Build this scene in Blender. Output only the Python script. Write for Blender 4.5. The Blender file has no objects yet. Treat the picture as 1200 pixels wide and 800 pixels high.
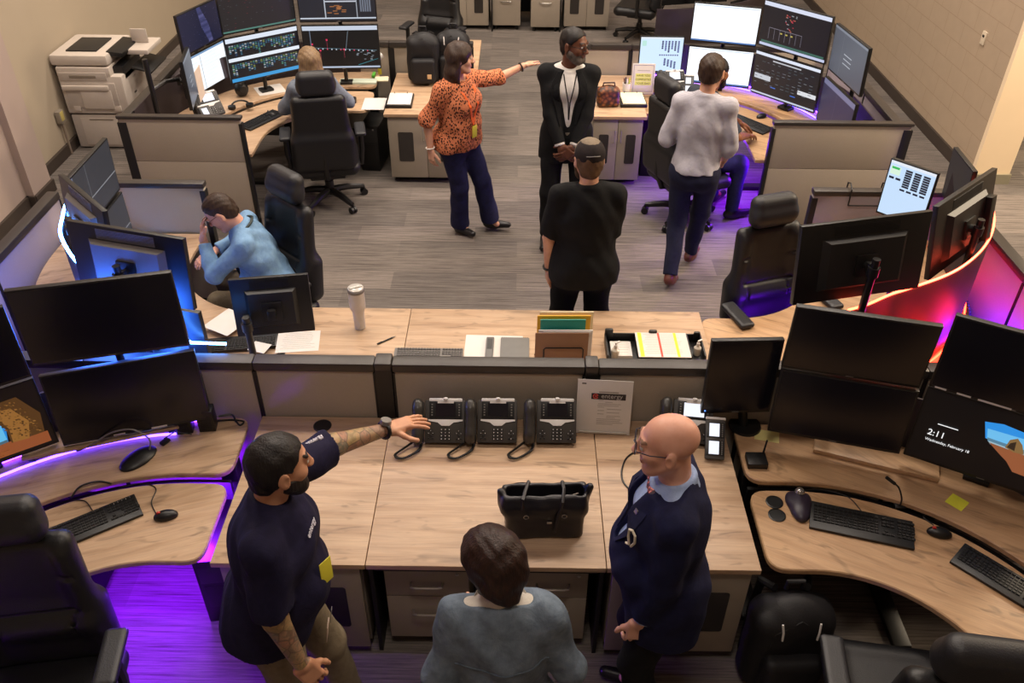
import bpy, bmesh, math, random
import numpy as np
from mathutils import Vector, Matrix, Euler
from mathutils.bvhtree import BVHTree
rng = random.Random(7)
SC = bpy.context.scene
COL = SC.collection
PI = math.pi
def R(d): return math.radians(d)

# ------------------------------------------------------------------ materials
def lin(c):
    if isinstance(c, str):
        c = [int(c[i:i+2], 16)/255 for i in (0, 2, 4)]
    return tuple((x/12.92 if x <= .04045 else ((x+.055)/1.055)**2.4) for x in c) + (1,)
MATS = {}
class NT:
    """tiny node-tree helper"""
    def __init__(s, name):
        s.m = bpy.data.materials.new(name); s.m.use_nodes = True
        s.t = s.m.node_tree; s.b = s.t.nodes['Principled BSDF']
    def n(s, kind, **kw):
        nd = s.t.nodes.new('ShaderNode'+kind)
        for k, v in kw.items():
            if k.startswith('i_'):
                nd.inputs[k[2:].replace('_', ' ')].default_value = v
            else: setattr(nd, k, v)
        return nd
    def l(s, a, b): s.t.links.new(a, b)
    def coord(s, scale=(1, 1, 1), rot=(0, 0, 0), space='Object'):
        tc = s.n('TexCoord'); mp = s.n('Mapping')
        if any(rot) and tuple(scale) != (1, 1, 1):      # turn first, stretch afterwards
            m0 = s.n('Mapping'); m0.inputs['Rotation'].default_value = rot; s.l(tc.outputs[space], m0.inputs['Vector'])
            mp.inputs['Scale'].default_value = scale; s.l(m0.outputs['Vector'], mp.inputs['Vector']); return mp.outputs['Vector']
        mp.inputs['Scale'].default_value = scale; mp.inputs['Rotation'].default_value = rot
        s.l(tc.outputs[space], mp.inputs['Vector']); return mp.outputs['Vector']
    def noise(s, vec, scale, detail=3, rough=.55, dist=0):
        nd = s.n('TexNoise'); nd.inputs['Scale'].default_value = scale
        nd.inputs['Detail'].default_value = detail; nd.inputs['Roughness'].default_value = rough
        nd.inputs['Distortion'].default_value = dist
        if vec is not None: s.l(vec, nd.inputs['Vector'])
        return nd.outputs['Fac']
    def ramp(s, fac, stops, interp='LINEAR'):
        nd = s.n('ValToRGB'); nd.color_ramp.interpolation = interp
        e = nd.color_ramp.elements
        while len(e) < len(stops): e.new(.5)
        for el, (p, c) in zip(e, stops):
            el.position = p; el.color = lin(c) if not isinstance(c, float) else (c, c, c, 1)
        s.l(fac, nd.inputs['Fac']); return nd.outputs['Color']
    def mix(s, fac, a, b, mode='MIX'):
        nd = s.n('MixRGB', blend_type=mode)
        for v, i in ((fac, 0), (a, 1), (b, 2)):
            if hasattr(v, 'links'): s.l(v, nd.inputs[i])
            elif i == 0: nd.inputs[0].default_value = v
            else: nd.inputs[i].default_value = lin(v)
        return nd.outputs[0]
    def bump(s, h, strength=.2, dist=.01):
        nd = s.n('Bump'); nd.inputs['Strength'].default_value = strength
        nd.inputs['Distance'].default_value = dist
        s.l(h, nd.inputs['Height']); s.l(nd.outputs[0], s.b.inputs['Normal'])
    def base(s, col):
        if hasattr(col, 'links'): s.l(col, s.b.inputs['Base Color'])
        else: s.b.inputs['Base Color'].default_value = lin(col)
    def p(s, **kw):
        for k, v in kw.items(): s.b.inputs[k.replace('_', ' ')].default_value = v
        return s
def plain(name, col, rough=.5, metal=0, spec=.5, var=.06, scale=18, bump=0, bscale=None):
    """a material with a slight procedural mottling"""
    if name in MATS: return MATS[name]
    t = NT(name); v = t.coord()
    f = t.noise(v, scale, 4)
    c = lin(col)
    dk = tuple(max(0, x*(1-var*2)) for x in c[:3])+(1,); lt = tuple(min(1, x*(1+var*2)) for x in c[:3])+(1,)
    nd = t.n('MixRGB'); nd.inputs[1].default_value = dk; nd.inputs[2].default_value = lt
    t.l(f, nd.inputs[0]); t.l(nd.outputs[0], t.b.inputs['Base Color'])
    t.p(Roughness=rough, Metallic=metal, Specular_IOR_Level=spec)
    if bump: t.bump(t.noise(v, bscale or scale*6, 2), bump, .004)
    MATS[name] = t.m; return t.m
def em(col, st=1.0):
    k = 'glow_%s_%.2f' % (col, st)
    if k in MATS: return MATS[k]
    t = NT(k); t.b.inputs['Base Color'].default_value = (.01, .01, .01, 1)
    t.b.inputs['Emission Color'].default_value = lin(col); t.b.inputs['Emission Strength'].default_value = st
    t.p(Roughness=.35); MATS[k] = t.m; return t.m
def wood(name, rot=0, tint=None):
    if name in MATS: return MATS[name]
    t = NT(name)
    v = t.coord((1.1, 15, 15), (0, 0, rot)); v2 = t.coord((.5, 3.2, 3), (0, 0, rot)); v3 = t.coord((2.5, 70, 60), (0, 0, rot))
    a = t.ramp(t.noise(v, 1.5, 6, .62, .5), [(.26, '846750'), (.42, 'b4967a'), (.58, 'cbb094'), (.78, 'a5866a')])
    b = t.ramp(t.noise(v2, 2.2, 3), [(.3, 'ae9275'), (.7, 'd0b698')])
    c = t.mix(.38, a, b)
    c = t.mix(.32, c, t.ramp(t.noise(v3, 2, 2), [(.3, '856a52'), (.7, 'e0c8ac')]), 'MULTIPLY')
    vv = t.coord((1.2, 4.5, 3), (0, 0, rot)); kn = t.ramp(t.noise(vv, 3.1, 2, .5, 1.5), [(.60, 1.0), (.72, .62)])
    c = t.mix(1, c, kn, 'MULTIPLY')
    if tint: c = t.mix(1, c, tint, 'MULTIPLY')
    t.base(c); t.p(Roughness=.42, Specular_IOR_Level=.4); MATS[name] = t.m; return t.m

# ------------------------------------------------------------------ meshes
class MB:
    def __init__(s): s.v = []; s.f = []; s.m = []
    def add(s, vs, fs, M=None, mat=0):
        o = len(s.v)
        if M is not None: vs = [tuple(M @ Vector(p)) for p in vs]
        s.v += [tuple(p) for p in vs]; s.f += [tuple(i+o for i in f) for f in fs]; s.m += [mat]*len(fs); return s
    def _bm(s, bm, M, mat):
        bm.verts.index_update()
        s.add([v.co.copy() for v in bm.verts], [[v.index for v in f.verts] for f in bm.faces], M, mat); bm.free(); return s
    def box(s, c, size, bev=0, M=None, mat=0, seg=2):
        bm = bmesh.new(); bmesh.ops.create_cube(bm, size=1)
        for v in bm.verts: v.co = Vector((v.co.x*size[0]+c[0], v.co.y*size[1]+c[1], v.co.z*size[2]+c[2]))
        if bev: bmesh.ops.bevel(bm, geom=bm.edges[:], offset=min(bev, min(size)*.49), segments=seg, profile=.6, affect='EDGES')
        return s._bm(bm, M, mat)
    def prism(s, pts, z0, z1, bev=0, M=None, mat=0):
        bm = bmesh.new(); n = len(pts)
        a = [bm.verts.new((p[0], p[1], z0)) for p in pts]; b = [bm.verts.new((p[0], p[1], z1)) for p in pts]
        bot = bm.faces.new(a[::-1]); top = bm.faces.new(b)
        for i in range(n): bm.faces.new((a[i], a[(i+1) % n], b[(i+1) % n], b[i]))
        bmesh.ops.recalc_face_normals(bm, faces=bm.faces[:])
        if bev: bmesh.ops.bevel(bm, geom=list(top.edges)+list(bot.edges), offset=bev, segments=1, affect='EDGES')
        return s._bm(bm, M, mat)
    def tube(s, pts, r, n=8, M=None, mat=0, closed=False):
        P = [Vector(p) for p in pts]; k = len(P)
        rr = r if isinstance(r, (list, tuple)) else [r]*k
        vs = []; fs = []; up = None
        for i, p in enumerate(P):
            if closed: d = (P[(i+1) % k]-P[i-1])
            else: d = P[min(i+1, k-1)]-P[max(i-1, 0)]
            d = d.normalized() if d.length > 1e-9 else Vector((0, 0, 1))
            if up is None: up = d.orthogonal().normalized()
            up = (up-d*up.dot(d)); up = up.normalized() if up.length > 1e-6 else d.orthogonal().normalized()
            w = d.cross(up)
            for j in range(n):
                a = 2*PI*j/n; vs.append(p+(up*math.cos(a)+w*math.sin(a))*rr[i])
        for i in range(k if closed else k-1):
            for j in range(n):
                q = (i+1) % k
                fs.append((i*n+j, i*n+(j+1) % n, q*n+(j+1) % n, q*n+j))
        if not closed: fs += [tuple(range(n))[::-1], tuple(range((k-1)*n, k*n))]
        return s.add(vs, fs, M, mat)
    def cyl(s, a, b, r, r2=None, n=20, M=None, mat=0): return s.tube([a, b], [r, r if r2 is None else r2], n, M, mat)
    def lathe(s, prof, n=28, M=None, mat=0):
        vs = []; fs = []
        for r_, z in prof:
            for j in range(n): a = 2*PI*j/n; vs.append((r_*math.cos(a), r_*math.sin(a), z))
        for i in range(len(prof)-1):
            for j in range(n): fs.append((i*n+j, i*n+(j+1) % n, (i+1)*n+(j+1) % n, (i+1)*n+j))
        fs += [tuple(range(n))[::-1], tuple(range((len(prof)-1)*n, len(prof)*n))]
        return s.add(vs, fs, M, mat)
    def ell(s, c, r, M=None, mat=0, n=16):
        bm = bmesh.new(); bmesh.ops.create_uvsphere(bm, u_segments=n, v_segments=max(6, n//2), radius=1)
        for v in bm.verts: v.co = Vector((v.co.x*r[0]+c[0], v.co.y*r[1]+c[1], v.co.z*r[2]+c[2]))
        return s._bm(bm, M, mat)
    def poly(s, pts, M=None, mat=0): return s.add(pts, [tuple(range(len(pts)))], M, mat)
    def strip(s, path, z0, z1, th, M=None, mat=0):
        """a wall of thickness th along a 2-D path"""
        n = len(path); L = []; Rr = []
        for i in range(n):
            a = Vector(path[max(i-1, 0)]); b = Vector(path[min(i+1, n-1)]); d = (b-a).normalized()
            nn = Vector((-d.y, d.x))*th/2; p = Vector(path[i]); L.append(p+nn); Rr.append(p-nn)
        vs = []
        for l, r_ in zip(L, Rr): vs += [(l.x, l.y, z0), (r_.x, r_.y, z0), (r_.x, r_.y, z1), (l.x, l.y, z1)]
        fs = [(0, 1, 2, 3), tuple(4*(n-1)+k for k in (3, 2, 1, 0))]
        for i in range(n-1):
            o = 4*i; q = o+4
            for a, b in ((0, 1), (1, 2), (2, 3), (3, 0)): fs.append((o+a, q+a, q+b, o+b))
        return s.add(vs, fs, M, mat)
    def build(s, name, mats, parent=None, smooth=35, recalc=True):
        me = bpy.data.meshes.new(name); me.from_pydata(s.v, [], s.f)
        if not isinstance(mats, (list, tuple)): mats = [mats]
        for m in mats: me.materials.append(m)
        me.polygons.foreach_set('material_index', s.m)
        if recalc:
            bm = bmesh.new(); bm.from_mesh(me); bmesh.ops.recalc_face_normals(bm, faces=bm.faces[:]); bm.to_mesh(me); bm.free()
        if smooth:
            me.polygons.foreach_set('use_smooth', [True]*len(me.polygons)); me.set_sharp_from_angle(angle=R(smooth))
        me.update()
        o = bpy.data.objects.new(name, me); COL.objects.link(o)
        if parent: o.parent = parent
        return o
def arr_obj(name, v, f, mats, parent=None, mi=None):
    me = bpy.data.meshes.new(name); me.from_pydata(v.tolist(), [], f.tolist())
    for m in (mats if isinstance(mats, (list, tuple)) else [mats]): me.materials.append(m)
    if mi is not None: me.polygons.foreach_set('material_index', mi.astype(np.int32))
    me.polygons.foreach_set('use_smooth', [True]*len(me.polygons)); me.update()
    o = bpy.data.objects.new(name, me); COL.objects.link(o)
    if parent: o.parent = parent
    return o
def tag(o, label, cat, group=None):
    o['label'] = label; o['category'] = cat
    if group: o['group'] = group
    return o
def T(name, label, cat, loc=(0, 0, 0), rot=0, group=None):
    o = bpy.data.objects.new(name, None); COL.objects.link(o); o.empty_display_size = .1
    o.location = loc; o.rotation_euler = rot if isinstance(rot, (tuple, list)) else (0, 0, rot)
    return tag(o, label, cat, group)
def ST(o): o['kind'] = 'structure'; return o
def dup(root, loc, rot, label, group=None):
    r = root.copy(); COL.objects.link(r); r.location = loc; r.rotation_euler = rot if isinstance(rot, (tuple, list)) else (0, 0, rot)
    r['label'] = label
    if group: r['group'] = group
    for ch in list(root.children):
        c = ch.copy(); COL.objects.link(c); c.parent = r
        for g in list(ch.children):
            d = g.copy(); COL.objects.link(d); d.parent = c
    return r
def text(name, s, size, mat, parent, M, align='LEFT', ext=.0004):
    cu = bpy.data.curves.new('lettering', 'FONT'); cu.body = s; cu.size = size; cu.extrude = ext; cu.align_x = align
    ob = bpy.data.objects.new('lettering_source', cu)
    COL.objects.link(ob); dg = bpy.context.evaluated_depsgraph_get()
    me = bpy.data.meshes.new_from_object(ob.evaluated_get(dg)); bpy.data.objects.remove(ob)
    bpy.data.curves.remove(cu)
    me.transform(M); me.materials.clear(); me.materials.append(mat)
    o = bpy.data.objects.new(name, me); COL.objects.link(o); o.parent = parent; return o
def frame(o, x, z):
    """matrix whose X, Z are given (Y completes)"""
    x = Vector(x).normalized(); z = Vector(z); z = (z-x*z.dot(x)).normalized(); y = z.cross(x)
    M = Matrix((x, y, z)).transposed().to_4x4(); M.translation = Vector(o); return M
def XZ(o=(0, 0, 0)):
    """text standing upright, read from -Y"""
    return frame(o, (1, 0, 0), (0, -1, 0))
def arc(cx, cy, r, a0, a1, n): return [(cx+r*math.cos(R(a0+(a1-a0)*i/n)), cy+r*math.sin(R(a0+(a1-a0)*i/n))) for i in range(n+1)]
def rounded(pts, rad, n=5):
    """round the corners of a polygon"""
    out = []; k = len(pts)
    for i in range(k):
        p = Vector(pts[i]); a = Vector(pts[i-1])-p; b = Vector(pts[(i+1) % k])-p
        r_ = rad[i] if isinstance(rad, (list, tuple)) else rad
        if r_ <= 0: out.append(tuple(p)); continue
        r_ = min(r_, a.length*.45, b.length*.45); a = p+a.normalized()*r_; b = p+b.normalized()*r_
        for j in range(n+1):
            t = j/n; out.append(tuple(a*(1-t)**2+p*2*t*(1-t)+b*t*t))
    return out
# ------------------------------------------------------------------ implicit surfaces
def rotm(x=0, y=0, z=0):
    return np.array(Euler((x, y, z)).to_matrix())
class SDF:
    def __init__(s, h=.006): s.h = h; s.p = []
    def _a(s, fn, lo, hi, k, op): s.p.append((fn, np.array(lo, float), np.array(hi, float), k, op)); return s
    def cap(s, a, b, ra, rb=None, k=.02, op='u', flat=False):
        a = np.array(a, float); b = np.array(b, float); rb = ra if rb is None else rb
        ba = b-a; bb = max(ba@ba, 1e-9); m = max(ra, rb); L = math.sqrt(bb)
        def fn(X, Y, Z):
            px, py, pz = X-a[0], Y-a[1], Z-a[2]
            t0 = (px*ba[0]+py*ba[1]+pz*ba[2])/bb
            t = np.clip(t0, 0, 1)
            d = np.sqrt((px-ba[0]*t)**2+(py-ba[1]*t)**2+(pz-ba[2]*t)**2)-(ra+(rb-ra)*t)
            if flat: d = np.maximum(d, (t0-1)*L)
            return d
        return s._a(fn, np.minimum(a, b)-m, np.maximum(a, b)+m, k, op)
    def ell(s, c, r, Rm=None, k=.03, op='u'):
        c = np.array(c, float); r = np.array(r, float); Rm = np.eye(3) if Rm is None else Rm; m = float(max(r))
        def fn(X, Y, Z):
            x, y, z = X-c[0], Y-c[1], Z-c[2]
            a = (Rm[0, 0]*x+Rm[1, 0]*y+Rm[2, 0]*z); b = (Rm[0, 1]*x+Rm[1, 1]*y+Rm[2, 1]*z); g = (Rm[0, 2]*x+Rm[1, 2]*y+Rm[2, 2]*z)
            k0 = np.sqrt((a/r[0])**2+(b/r[1])**2+(g/r[2])**2); k1 = np.sqrt((a/r[0]**2)**2+(b/r[1]**2)**2+(g/r[2]**2)**2)+1e-6
            return k0*(k0-1)/k1
        return s._a(fn, c-m, c+m, k, op)
    def rbox(s, c, half, rad, Rm=None, k=.01, op='u'):
        c = np.array(c, float); hf = np.array(half, float)-rad; Rm = np.eye(3) if Rm is None else Rm; m = float(np.linalg.norm(half))
        def fn(X, Y, Z):
            x, y, z = X-c[0], Y-c[1], Z-c[2]
            q = [np.abs(Rm[0, i]*x+Rm[1, i]*y+Rm[2, i]*z)-hf[i] for i in range(3)]
            out = np.sqrt(sum(np.maximum(a, 0)**2 for a in q)); ins = np.minimum(np.maximum(np.maximum(q[0], q[1]), q[2]), 0)
            return out+ins-rad
        return s._a(fn, c-m, c+m, k, op)
    def torus(s, c, R0, r, Rm=None, k=.01, op='u'):
        c = np.array(c, float); Rm = np.eye(3) if Rm is None else Rm; m = R0+r
        def fn(X, Y, Z):
            x, y, z = X-c[0], Y-c[1], Z-c[2]
            q = [Rm[0, i]*x+Rm[1, i]*y+Rm[2, i]*z for i in range(3)]
            return np.sqrt((np.sqrt(q[0]**2+q[1]**2)-R0)**2+q[2]**2)-r
        return s._a(fn, c-m, c+m, k, op)
    def half(s, o, n, k=.0, op='i'):
        """keep the side the normal n points away from"""
        o = np.array(o, float); n = np.array(n, float); n = n/np.linalg.norm(n)
        return s._a(lambda X, Y, Z: (X-o[0])*n[0]+(Y-o[1])*n[1]+(Z-o[2])*n[2], [0]*3, [0]*3, k, op)
    def folds(s, amp, f=28, seed=0):
        def fn(X, Y, Z):
            w = np.sin(X*f*.6+seed)*.9+np.sin(Y*f*.5+seed*2)*.7
            return amp*(np.sin(Z*f+w*1.3+X*f*.5+seed)*.6+np.sin(Z*f*.55-X*f*.8+Y*f*.7+seed*3)*.7+.4*np.sin(X*f*1.9+Z*f*1.1+Y*f))
        return s._a(fn, [0]*3, [0]*3, 0, 'n')
    def mesh(s):
        h = s.h; us = [q for q in s.p if q[4] == 'u']
        lo = np.min([q[1] for q in us], 0)-3*h-.02; hi = np.max([q[2] for q in us], 0)+3*h+.02
        n = np.ceil((hi-lo)/h).astype(int)+1
        D = np.full(n, .5, np.float32)
        ax = [(lo[i]+h*np.arange(n[i])).astype(np.float32) for i in range(3)]
        for fn, a, b, k, op in s.p:
            if op in 'in': sl = [slice(0, n[i]) for i in range(3)]
            else:
                pad = k+4*h
                sl = [slice(max(0, int((a[i]-pad-lo[i])/h)), max(0, min(n[i], int((b[i]+pad-lo[i])/h)+2))) for i in range(3)]
            X = ax[0][sl[0]][:, None, None]; Y = ax[1][sl[1]][None, :, None]; Z = ax[2][sl[2]][None, None, :]
            sl = tuple(sl); cur = D[sl]
            if op == 'n':
                msk = np.abs(cur) < 4*h
                if msk.any():
                    I = np.argwhere(msk)
                    D[msk] += fn(ax[0][I[:, 0]], ax[1][I[:, 1]], ax[2][I[:, 2]])
                continue
            d = fn(X, Y, Z).astype(np.float32)
            if op == 'u':
                if k > 0:
                    q = np.maximum(k-np.abs(cur-d), 0)/k
                    D[sl] = np.minimum(cur, d)-q*q*k*.25
                else: D[sl] = np.minimum(cur, d)
            elif op == 's':
                if k > 0:
                    q = np.maximum(k-np.abs(cur+d), 0)/k
                    D[sl] = np.maximum(cur, -d)+q*q*k*.25
                else: D[sl] = np.maximum(cur, -d)
            elif op == 'i': D[sl] = np.maximum(cur, np.broadcast_to(d, cur.shape))
        return nets(D, lo, h)
def nets(D, lo, h):
    ins = D < 0
    c = np.zeros(tuple(np.array(D.shape)-1), np.int8)
    for i in (0, 1):
        for j in (0, 1):
            for k in (0, 1):
                c += ins[i:D.shape[0]-1+i, j:D.shape[1]-1+j, k:D.shape[2]-1+k]
    act = (c > 0) & (c < 8); I = np.argwhere(act); N = len(I)
    idx = np.full(c.shape, -1, np.int32); idx[act] = np.arange(N)
    acc = np.zeros((N, 3)); cnt = np.zeros(N)
    cor = {(i, j, k): D[I[:, 0]+i, I[:, 1]+j, I[:, 2]+k] for i in (0, 1) for j in (0, 1) for k in (0, 1)}
    for a in cor:
        for ax_ in range(3):
            if a[ax_] == 1: continue
            b = list(a); b[ax_] = 1; b = tuple(b)
            da, db = cor[a], cor[b]; m = (da < 0) != (db < 0)
            t = np.where(m, da/np.where(m, da-db, 1), 0)
            p = np.tile(np.array(a, float), (N, 1)); p[:, ax_] += t
            acc[m] += p[m]; cnt[m] += 1
    V = lo+(I+acc/np.maximum(cnt, 1)[:, None])*h
    F = []
    for ax_ in range(3):
        s0 = [slice(None)]*3; s1 = [slice(None)]*3; s0[ax_] = slice(0, -1); s1[ax_] = slice(1, None)
        A = ins[tuple(s0)]; B = ins[tuple(s1)]; E = np.argwhere(A != B)
        u, v = (ax_+1) % 3, (ax_+2) % 3
        E = E[(E[:, u] > 0) & (E[:, v] > 0) & (E[:, u] < c.shape[u]) & (E[:, v] < c.shape[v])]
        if not len(E): continue
        du = np.zeros(3, int); du[u] = 1; dv = np.zeros(3, int); dv[v] = 1
        g = lambda P: idx[P[:, 0], P[:, 1], P[:, 2]]
        q = np.stack([g(E-du-dv), g(E-dv), g(E), g(E-du)], 1)
        fl = ~A[E[:, 0], E[:, 1], E[:, 2]]
        q[fl] = q[fl][:, ::-1]; F.append(q)
    F = np.concatenate(F); F = F[(F >= 0).all(1)]
    return V, F
# ------------------------------------------------------------------ people
def unit(v): v = np.array(v, float); return v/max(np.linalg.norm(v), 1e-9)
def ik(a, t, l1, l2, pole):
    a = np.array(a, float); t = np.array(t, float); d = t-a; L = np.linalg.norm(d); d = d/L
    L = min(L, l1+l2-.004); L = max(L, abs(l1-l2)+.02)
    x = (l1*l1-l2*l2+L*L)/(2*L); y = math.sqrt(max(l1*l1-x*x, 0))
    pole = np.array(pole, float); pp = pole-d*(pole@d); pp = unit(pp)
    return a+d*x+pp*y, a+d*L
def hand_mesh(side, w, fore, fdir, palm, curl=.35, s=1., h=.0032, thumb=.5, fan=.06):
    """side +1 right, -1 left. fdir: where the fingers point, palm: where the palm faces"""
    Y = unit(fdir); Z = -np.array(palm, float); Z = unit(Z-Y*(Z@Y)); X = np.cross(Y, Z)
    Rm = np.stack([X, Y, Z], 1); P = lambda x, y, z: w+Rm@(np.array([x, y, z])*s)
    S = SDF(h); th = -side
    S.cap(w-unit(w-fore)*.05, w, .027*s, .025*s, k=.01)
    S.rbox(P(0, .05, 0), np.array([.040, .052, .0135])*s, .012*s, Rm, k=.02)
    S.cap(P(th*.026, .02, -.006), P(th*.034, .055, -.008), .015*s, .013*s, k=.012)
    for i, (bx, ln) in enumerate(((-.031, .066), (-.0105, .079), (.0105, .084), (.031, .073))):
        x = bx*th          # the index finger sits on the thumb side
        a = P(x, .094, 0); ang = .12+curl*.45; fx = x*fan/.03
        r_ = .0092*s; seg = (.45, .31, .24)
        for q, fr in enumerate(seg):
            d = Rm@np.array([fx, math.cos(ang), -math.sin(ang)]); b = a+unit(d)*ln*s*fr
            S.cap(a, b, r_, r_-.0008*s, k=.004 if q else .008); a = b; r_ -= .0008*s; ang += curl
    a = P(th*.030, .030, -.006)
    for q, (ln, an, dn) in enumerate(((.042, .55, .25), (.034, .30+thumb*.2, .35), (.027, .1, .4))):
        d = Rm@np.array([th*math.sin(an+thumb*.4), math.cos(an+thumb*.4), -dn*curl*1.4-.1]); b = a+unit(d)*ln*s
        S.cap(a, b, .0125*s-q*.0012*s, .0115*s-q*.0012*s, k=.008); a = b
    return S.mesh()
class Person: pass
def person(name, label, loc, yaw, ht, skin, g=1., lean=0., side=0., twist=0., pelvis=None, hands={}, feet={}, pole={}, knee={}, head=(0, 0, 0), h=.0055, hair=None, garments=(), belly=0., fem=0., hand_kw={}, tattoo=None, skin_mats=None, sh_up=0., arm=1., brow=None):
    """yaw 0 faces +Y. Hand / foot targets are world points."""
    s = ht/1.75; p = Person(); p.s = s; p.h = h
    root = T(name, label, 'person', (loc[0], loc[1], 0), yaw); p.root = root
    cy, sy = math.cos(-yaw), math.sin(-yaw)
    W = lambda q: np.array([(q[0]-loc[0])*cy-(q[1]-loc[1])*sy, (q[0]-loc[0])*sy+(q[1]-loc[1])*cy, q[2]])
    p.W = W
    sit = pelvis is not None
    P0 = np.array([0, 0, .94])*s
    PV = W(pelvis) if sit else P0.copy()
    Rt = rotm(0, 0, twist)@rotm(-lean, side, 0)
    TT = lambda x, y, z: PV+Rt@(np.array([x, y, z])*s-P0)
    p.TT = TT; p.Rt = Rt; p.PV = PV; p.P0 = P0
    gw = g; p.arm = arm
    sw = (.163-.012*fem)*(.65+.35*g); ga = math.sqrt(g)*arm
    p.sh = {1: TT(sw, -.005, 1.415+sh_up), -1: TT(-sw, -.005, 1.415+sh_up)}
    hp = {1: PV+rotm(0, 0, twist*.5)@np.array([.09*s, 0, -.03*s]), -1: PV+rotm(0, 0, twist*.5)@np.array([-.09*s, 0, -.03*s])}
    p.hip = hp
    nb = TT(0, -.012, 1.46); hc0 = nb+Rt@np.array([0, .015, .065])*s
    Rh = rotm(0, 0, head[0])@rotm(head[1], 0, 0)@rotm(0, head[2], 0); p.Rh = Rh
    hc = hc0+Rh@np.array([0, .022, .105])*s; p.hc = hc; p.nb = nb
    H = lambda x, y, z: hc+Rh@(np.array([x, y, z])*s); p.H = H
    l1, l2 = .295*s, .255*s; arms = {}
    for sd in (1, -1):
        t = hands.get(sd); t = t(p) if callable(t) else W(t) if t is not None else TT(sd*.26, .03, .86)
        pl = np.array(pole.get(sd, (sd*.5, -1, -.3)))
        e, w = ik(p.sh[sd], t, l1, l2, pl); arms[sd] = (p.sh[sd], e, w)
    p.arms = arms; legs = {}
    for sd in (1, -1):
        f = feet.get(sd); f = W(f) if f is not None else np.array([sd*.11*s, .0, .085*s])
        k, a = ik(hp[sd], f, .415*s, .42*s, np.array(knee.get(sd, (sd*.12, 1, .1)))); legs[sd] = (hp[sd], k, a)
    p.legs = legs
    # ---- body
    S = SDF(h)
    torso(S, p, -.006, gw, belly, fem, k=.05)
    for sd in (1, -1):
        a, e, w = arms[sd]
        S.cap(a, e, .044*s*ga, .036*s*ga, k=.025); S.cap(e, w, .038*s*ga, .026*s, k=.015)
        hh, k_, an = legs[sd]
        S.cap(hh, k_, .078*s*gw, .052*s, k=.03); S.cap(k_, an, .052*s, .036*s, k=.02)
        S.cap(an, an+unit([0, 1, -.35])*.08*s, .034*s, .026*s, k=.02)
    S.cap(nb-Rt@np.array([0, 0, .05])*s, hc+Rh@np.array([0, -.022, -.05])*s, .055*s*(.55+.45*gw)*(1-.1*fem), .052*s*(.55+.45*gw)*(1-.1*fem), k=.03)
    face(S, p, s)
    V, F = S.mesh()
    for sd in (1, -1):
        kw = dict(hand_kw.get(sd, {})); a, e, w = arms[sd]
        fd = kw.pop('fdir', None); fd = unit(w-e) if fd is None else np.array([fd[0]*cy-fd[1]*sy, fd[0]*sy+fd[1]*cy, fd[2]])
        pm_ = kw.pop('palm', None); pm_ = np.array([-sd, .15, 0]) if pm_ is None else np.array([pm_[0]*cy-pm_[1]*sy, pm_[0]*sy+pm_[1]*cy, pm_[2]])
        hv, hf = hand_mesh(sd, w, e, fd, pm_, s=s*(1-.06*fem), h=min(.0036, h*.65), **kw)
        F = np.concatenate([F, hf+len(V)]); V = np.concatenate([V, hv])
    C = V[F].mean(1); q = ((C-hc)@Rh)/s
    mi = np.zeros(len(F), int)
    for ex in (-.031, .031):
        d = np.sqrt((q[:, 0]-ex)**2+(q[:, 1]-.081)**2+(q[:, 2]-.012)**2)
        e_ = (d < .0165) & (q[:, 1] > .0835) & (np.abs(q[:, 2]-.012) < .0085)
        mi[e_] = 1; mi[e_ & (np.abs(q[:, 0]-ex) < .0062)] = 2
        mi[(np.abs(q[:, 0]-ex) < .021) & (np.abs(q[:, 2]-.036-.004*np.cos((q[:, 0]-ex)*90)) < .0042) & (q[:, 1] > .07)] = 2
    mi[(np.abs(q[:, 0]) < .025) & (np.abs(q[:, 2]+.061) < .0085) & (q[:, 1] > .075)] = 3
    if tattoo is not None:
        for sd in (1, -1):
            a, e, w = arms[sd]
            for A, B, t0, t1 in ((a, e, .3, 1.1), (e, w, -.1, .97)):
                ab = B-A; t = ((C-A)@ab)/(ab@ab); d = np.linalg.norm(C-A-np.clip(t, 0, 1)[:, None]*ab, axis=1)
                mi[(t > t0) & (t < t1) & (d < .075*s)] = 4
    mats = [skin, M_EYE, brow or M_BROW, skin_mats or M_LIP] + ([tattoo] if tattoo is not None else [])
    p.body = arr_obj('body', V, F, mats, root, mi)
    if hair: hair(p)
    for gm in garments: garment(p, gw, belly, fem, **gm)
    return p
def torso(S, p, off, g, belly, fem, k=.05, low=True, folds=0):
    s, TT, Rt = p.s, p.TT, p.Rt; E = lambda c, r, kk=k: S.ell(TT(*c), (np.array(r)*np.array([g, g, 1])*s+off), Rt, kk)
    E((0, 0, 1.27), (.152-.014*fem, .108, .205))
    E((0, .012+belly*.05, 1.07), (.142+belly*.03, .105+belly*.055, .17))
    if low: E((0, -.012, .93), (.158+.014*fem, .118, .12))
    if fem:
        for sd in (1, -1): E((sd*.072, .085, 1.27), (.066, .058, .068), .04)
    else:
        for sd in (1, -1): E((sd*.07, .062, 1.31), (.075, .05, .06), .04)
    for sd in (1, -1):
        S.cap(TT(sd*.05, -.01, 1.405), p.sh[sd]-Rt[:, 2]*.012*s, (.056*s*g+off*.7), (.047*s*math.sqrt(g)+off*.5), k=.04)
        S.cap(TT(sd*.03, -.02, 1.455), p.sh[sd]+np.array([0, 0, .006]), .034*s+off*.6, .030*s+off*.6, k=.04)
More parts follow.
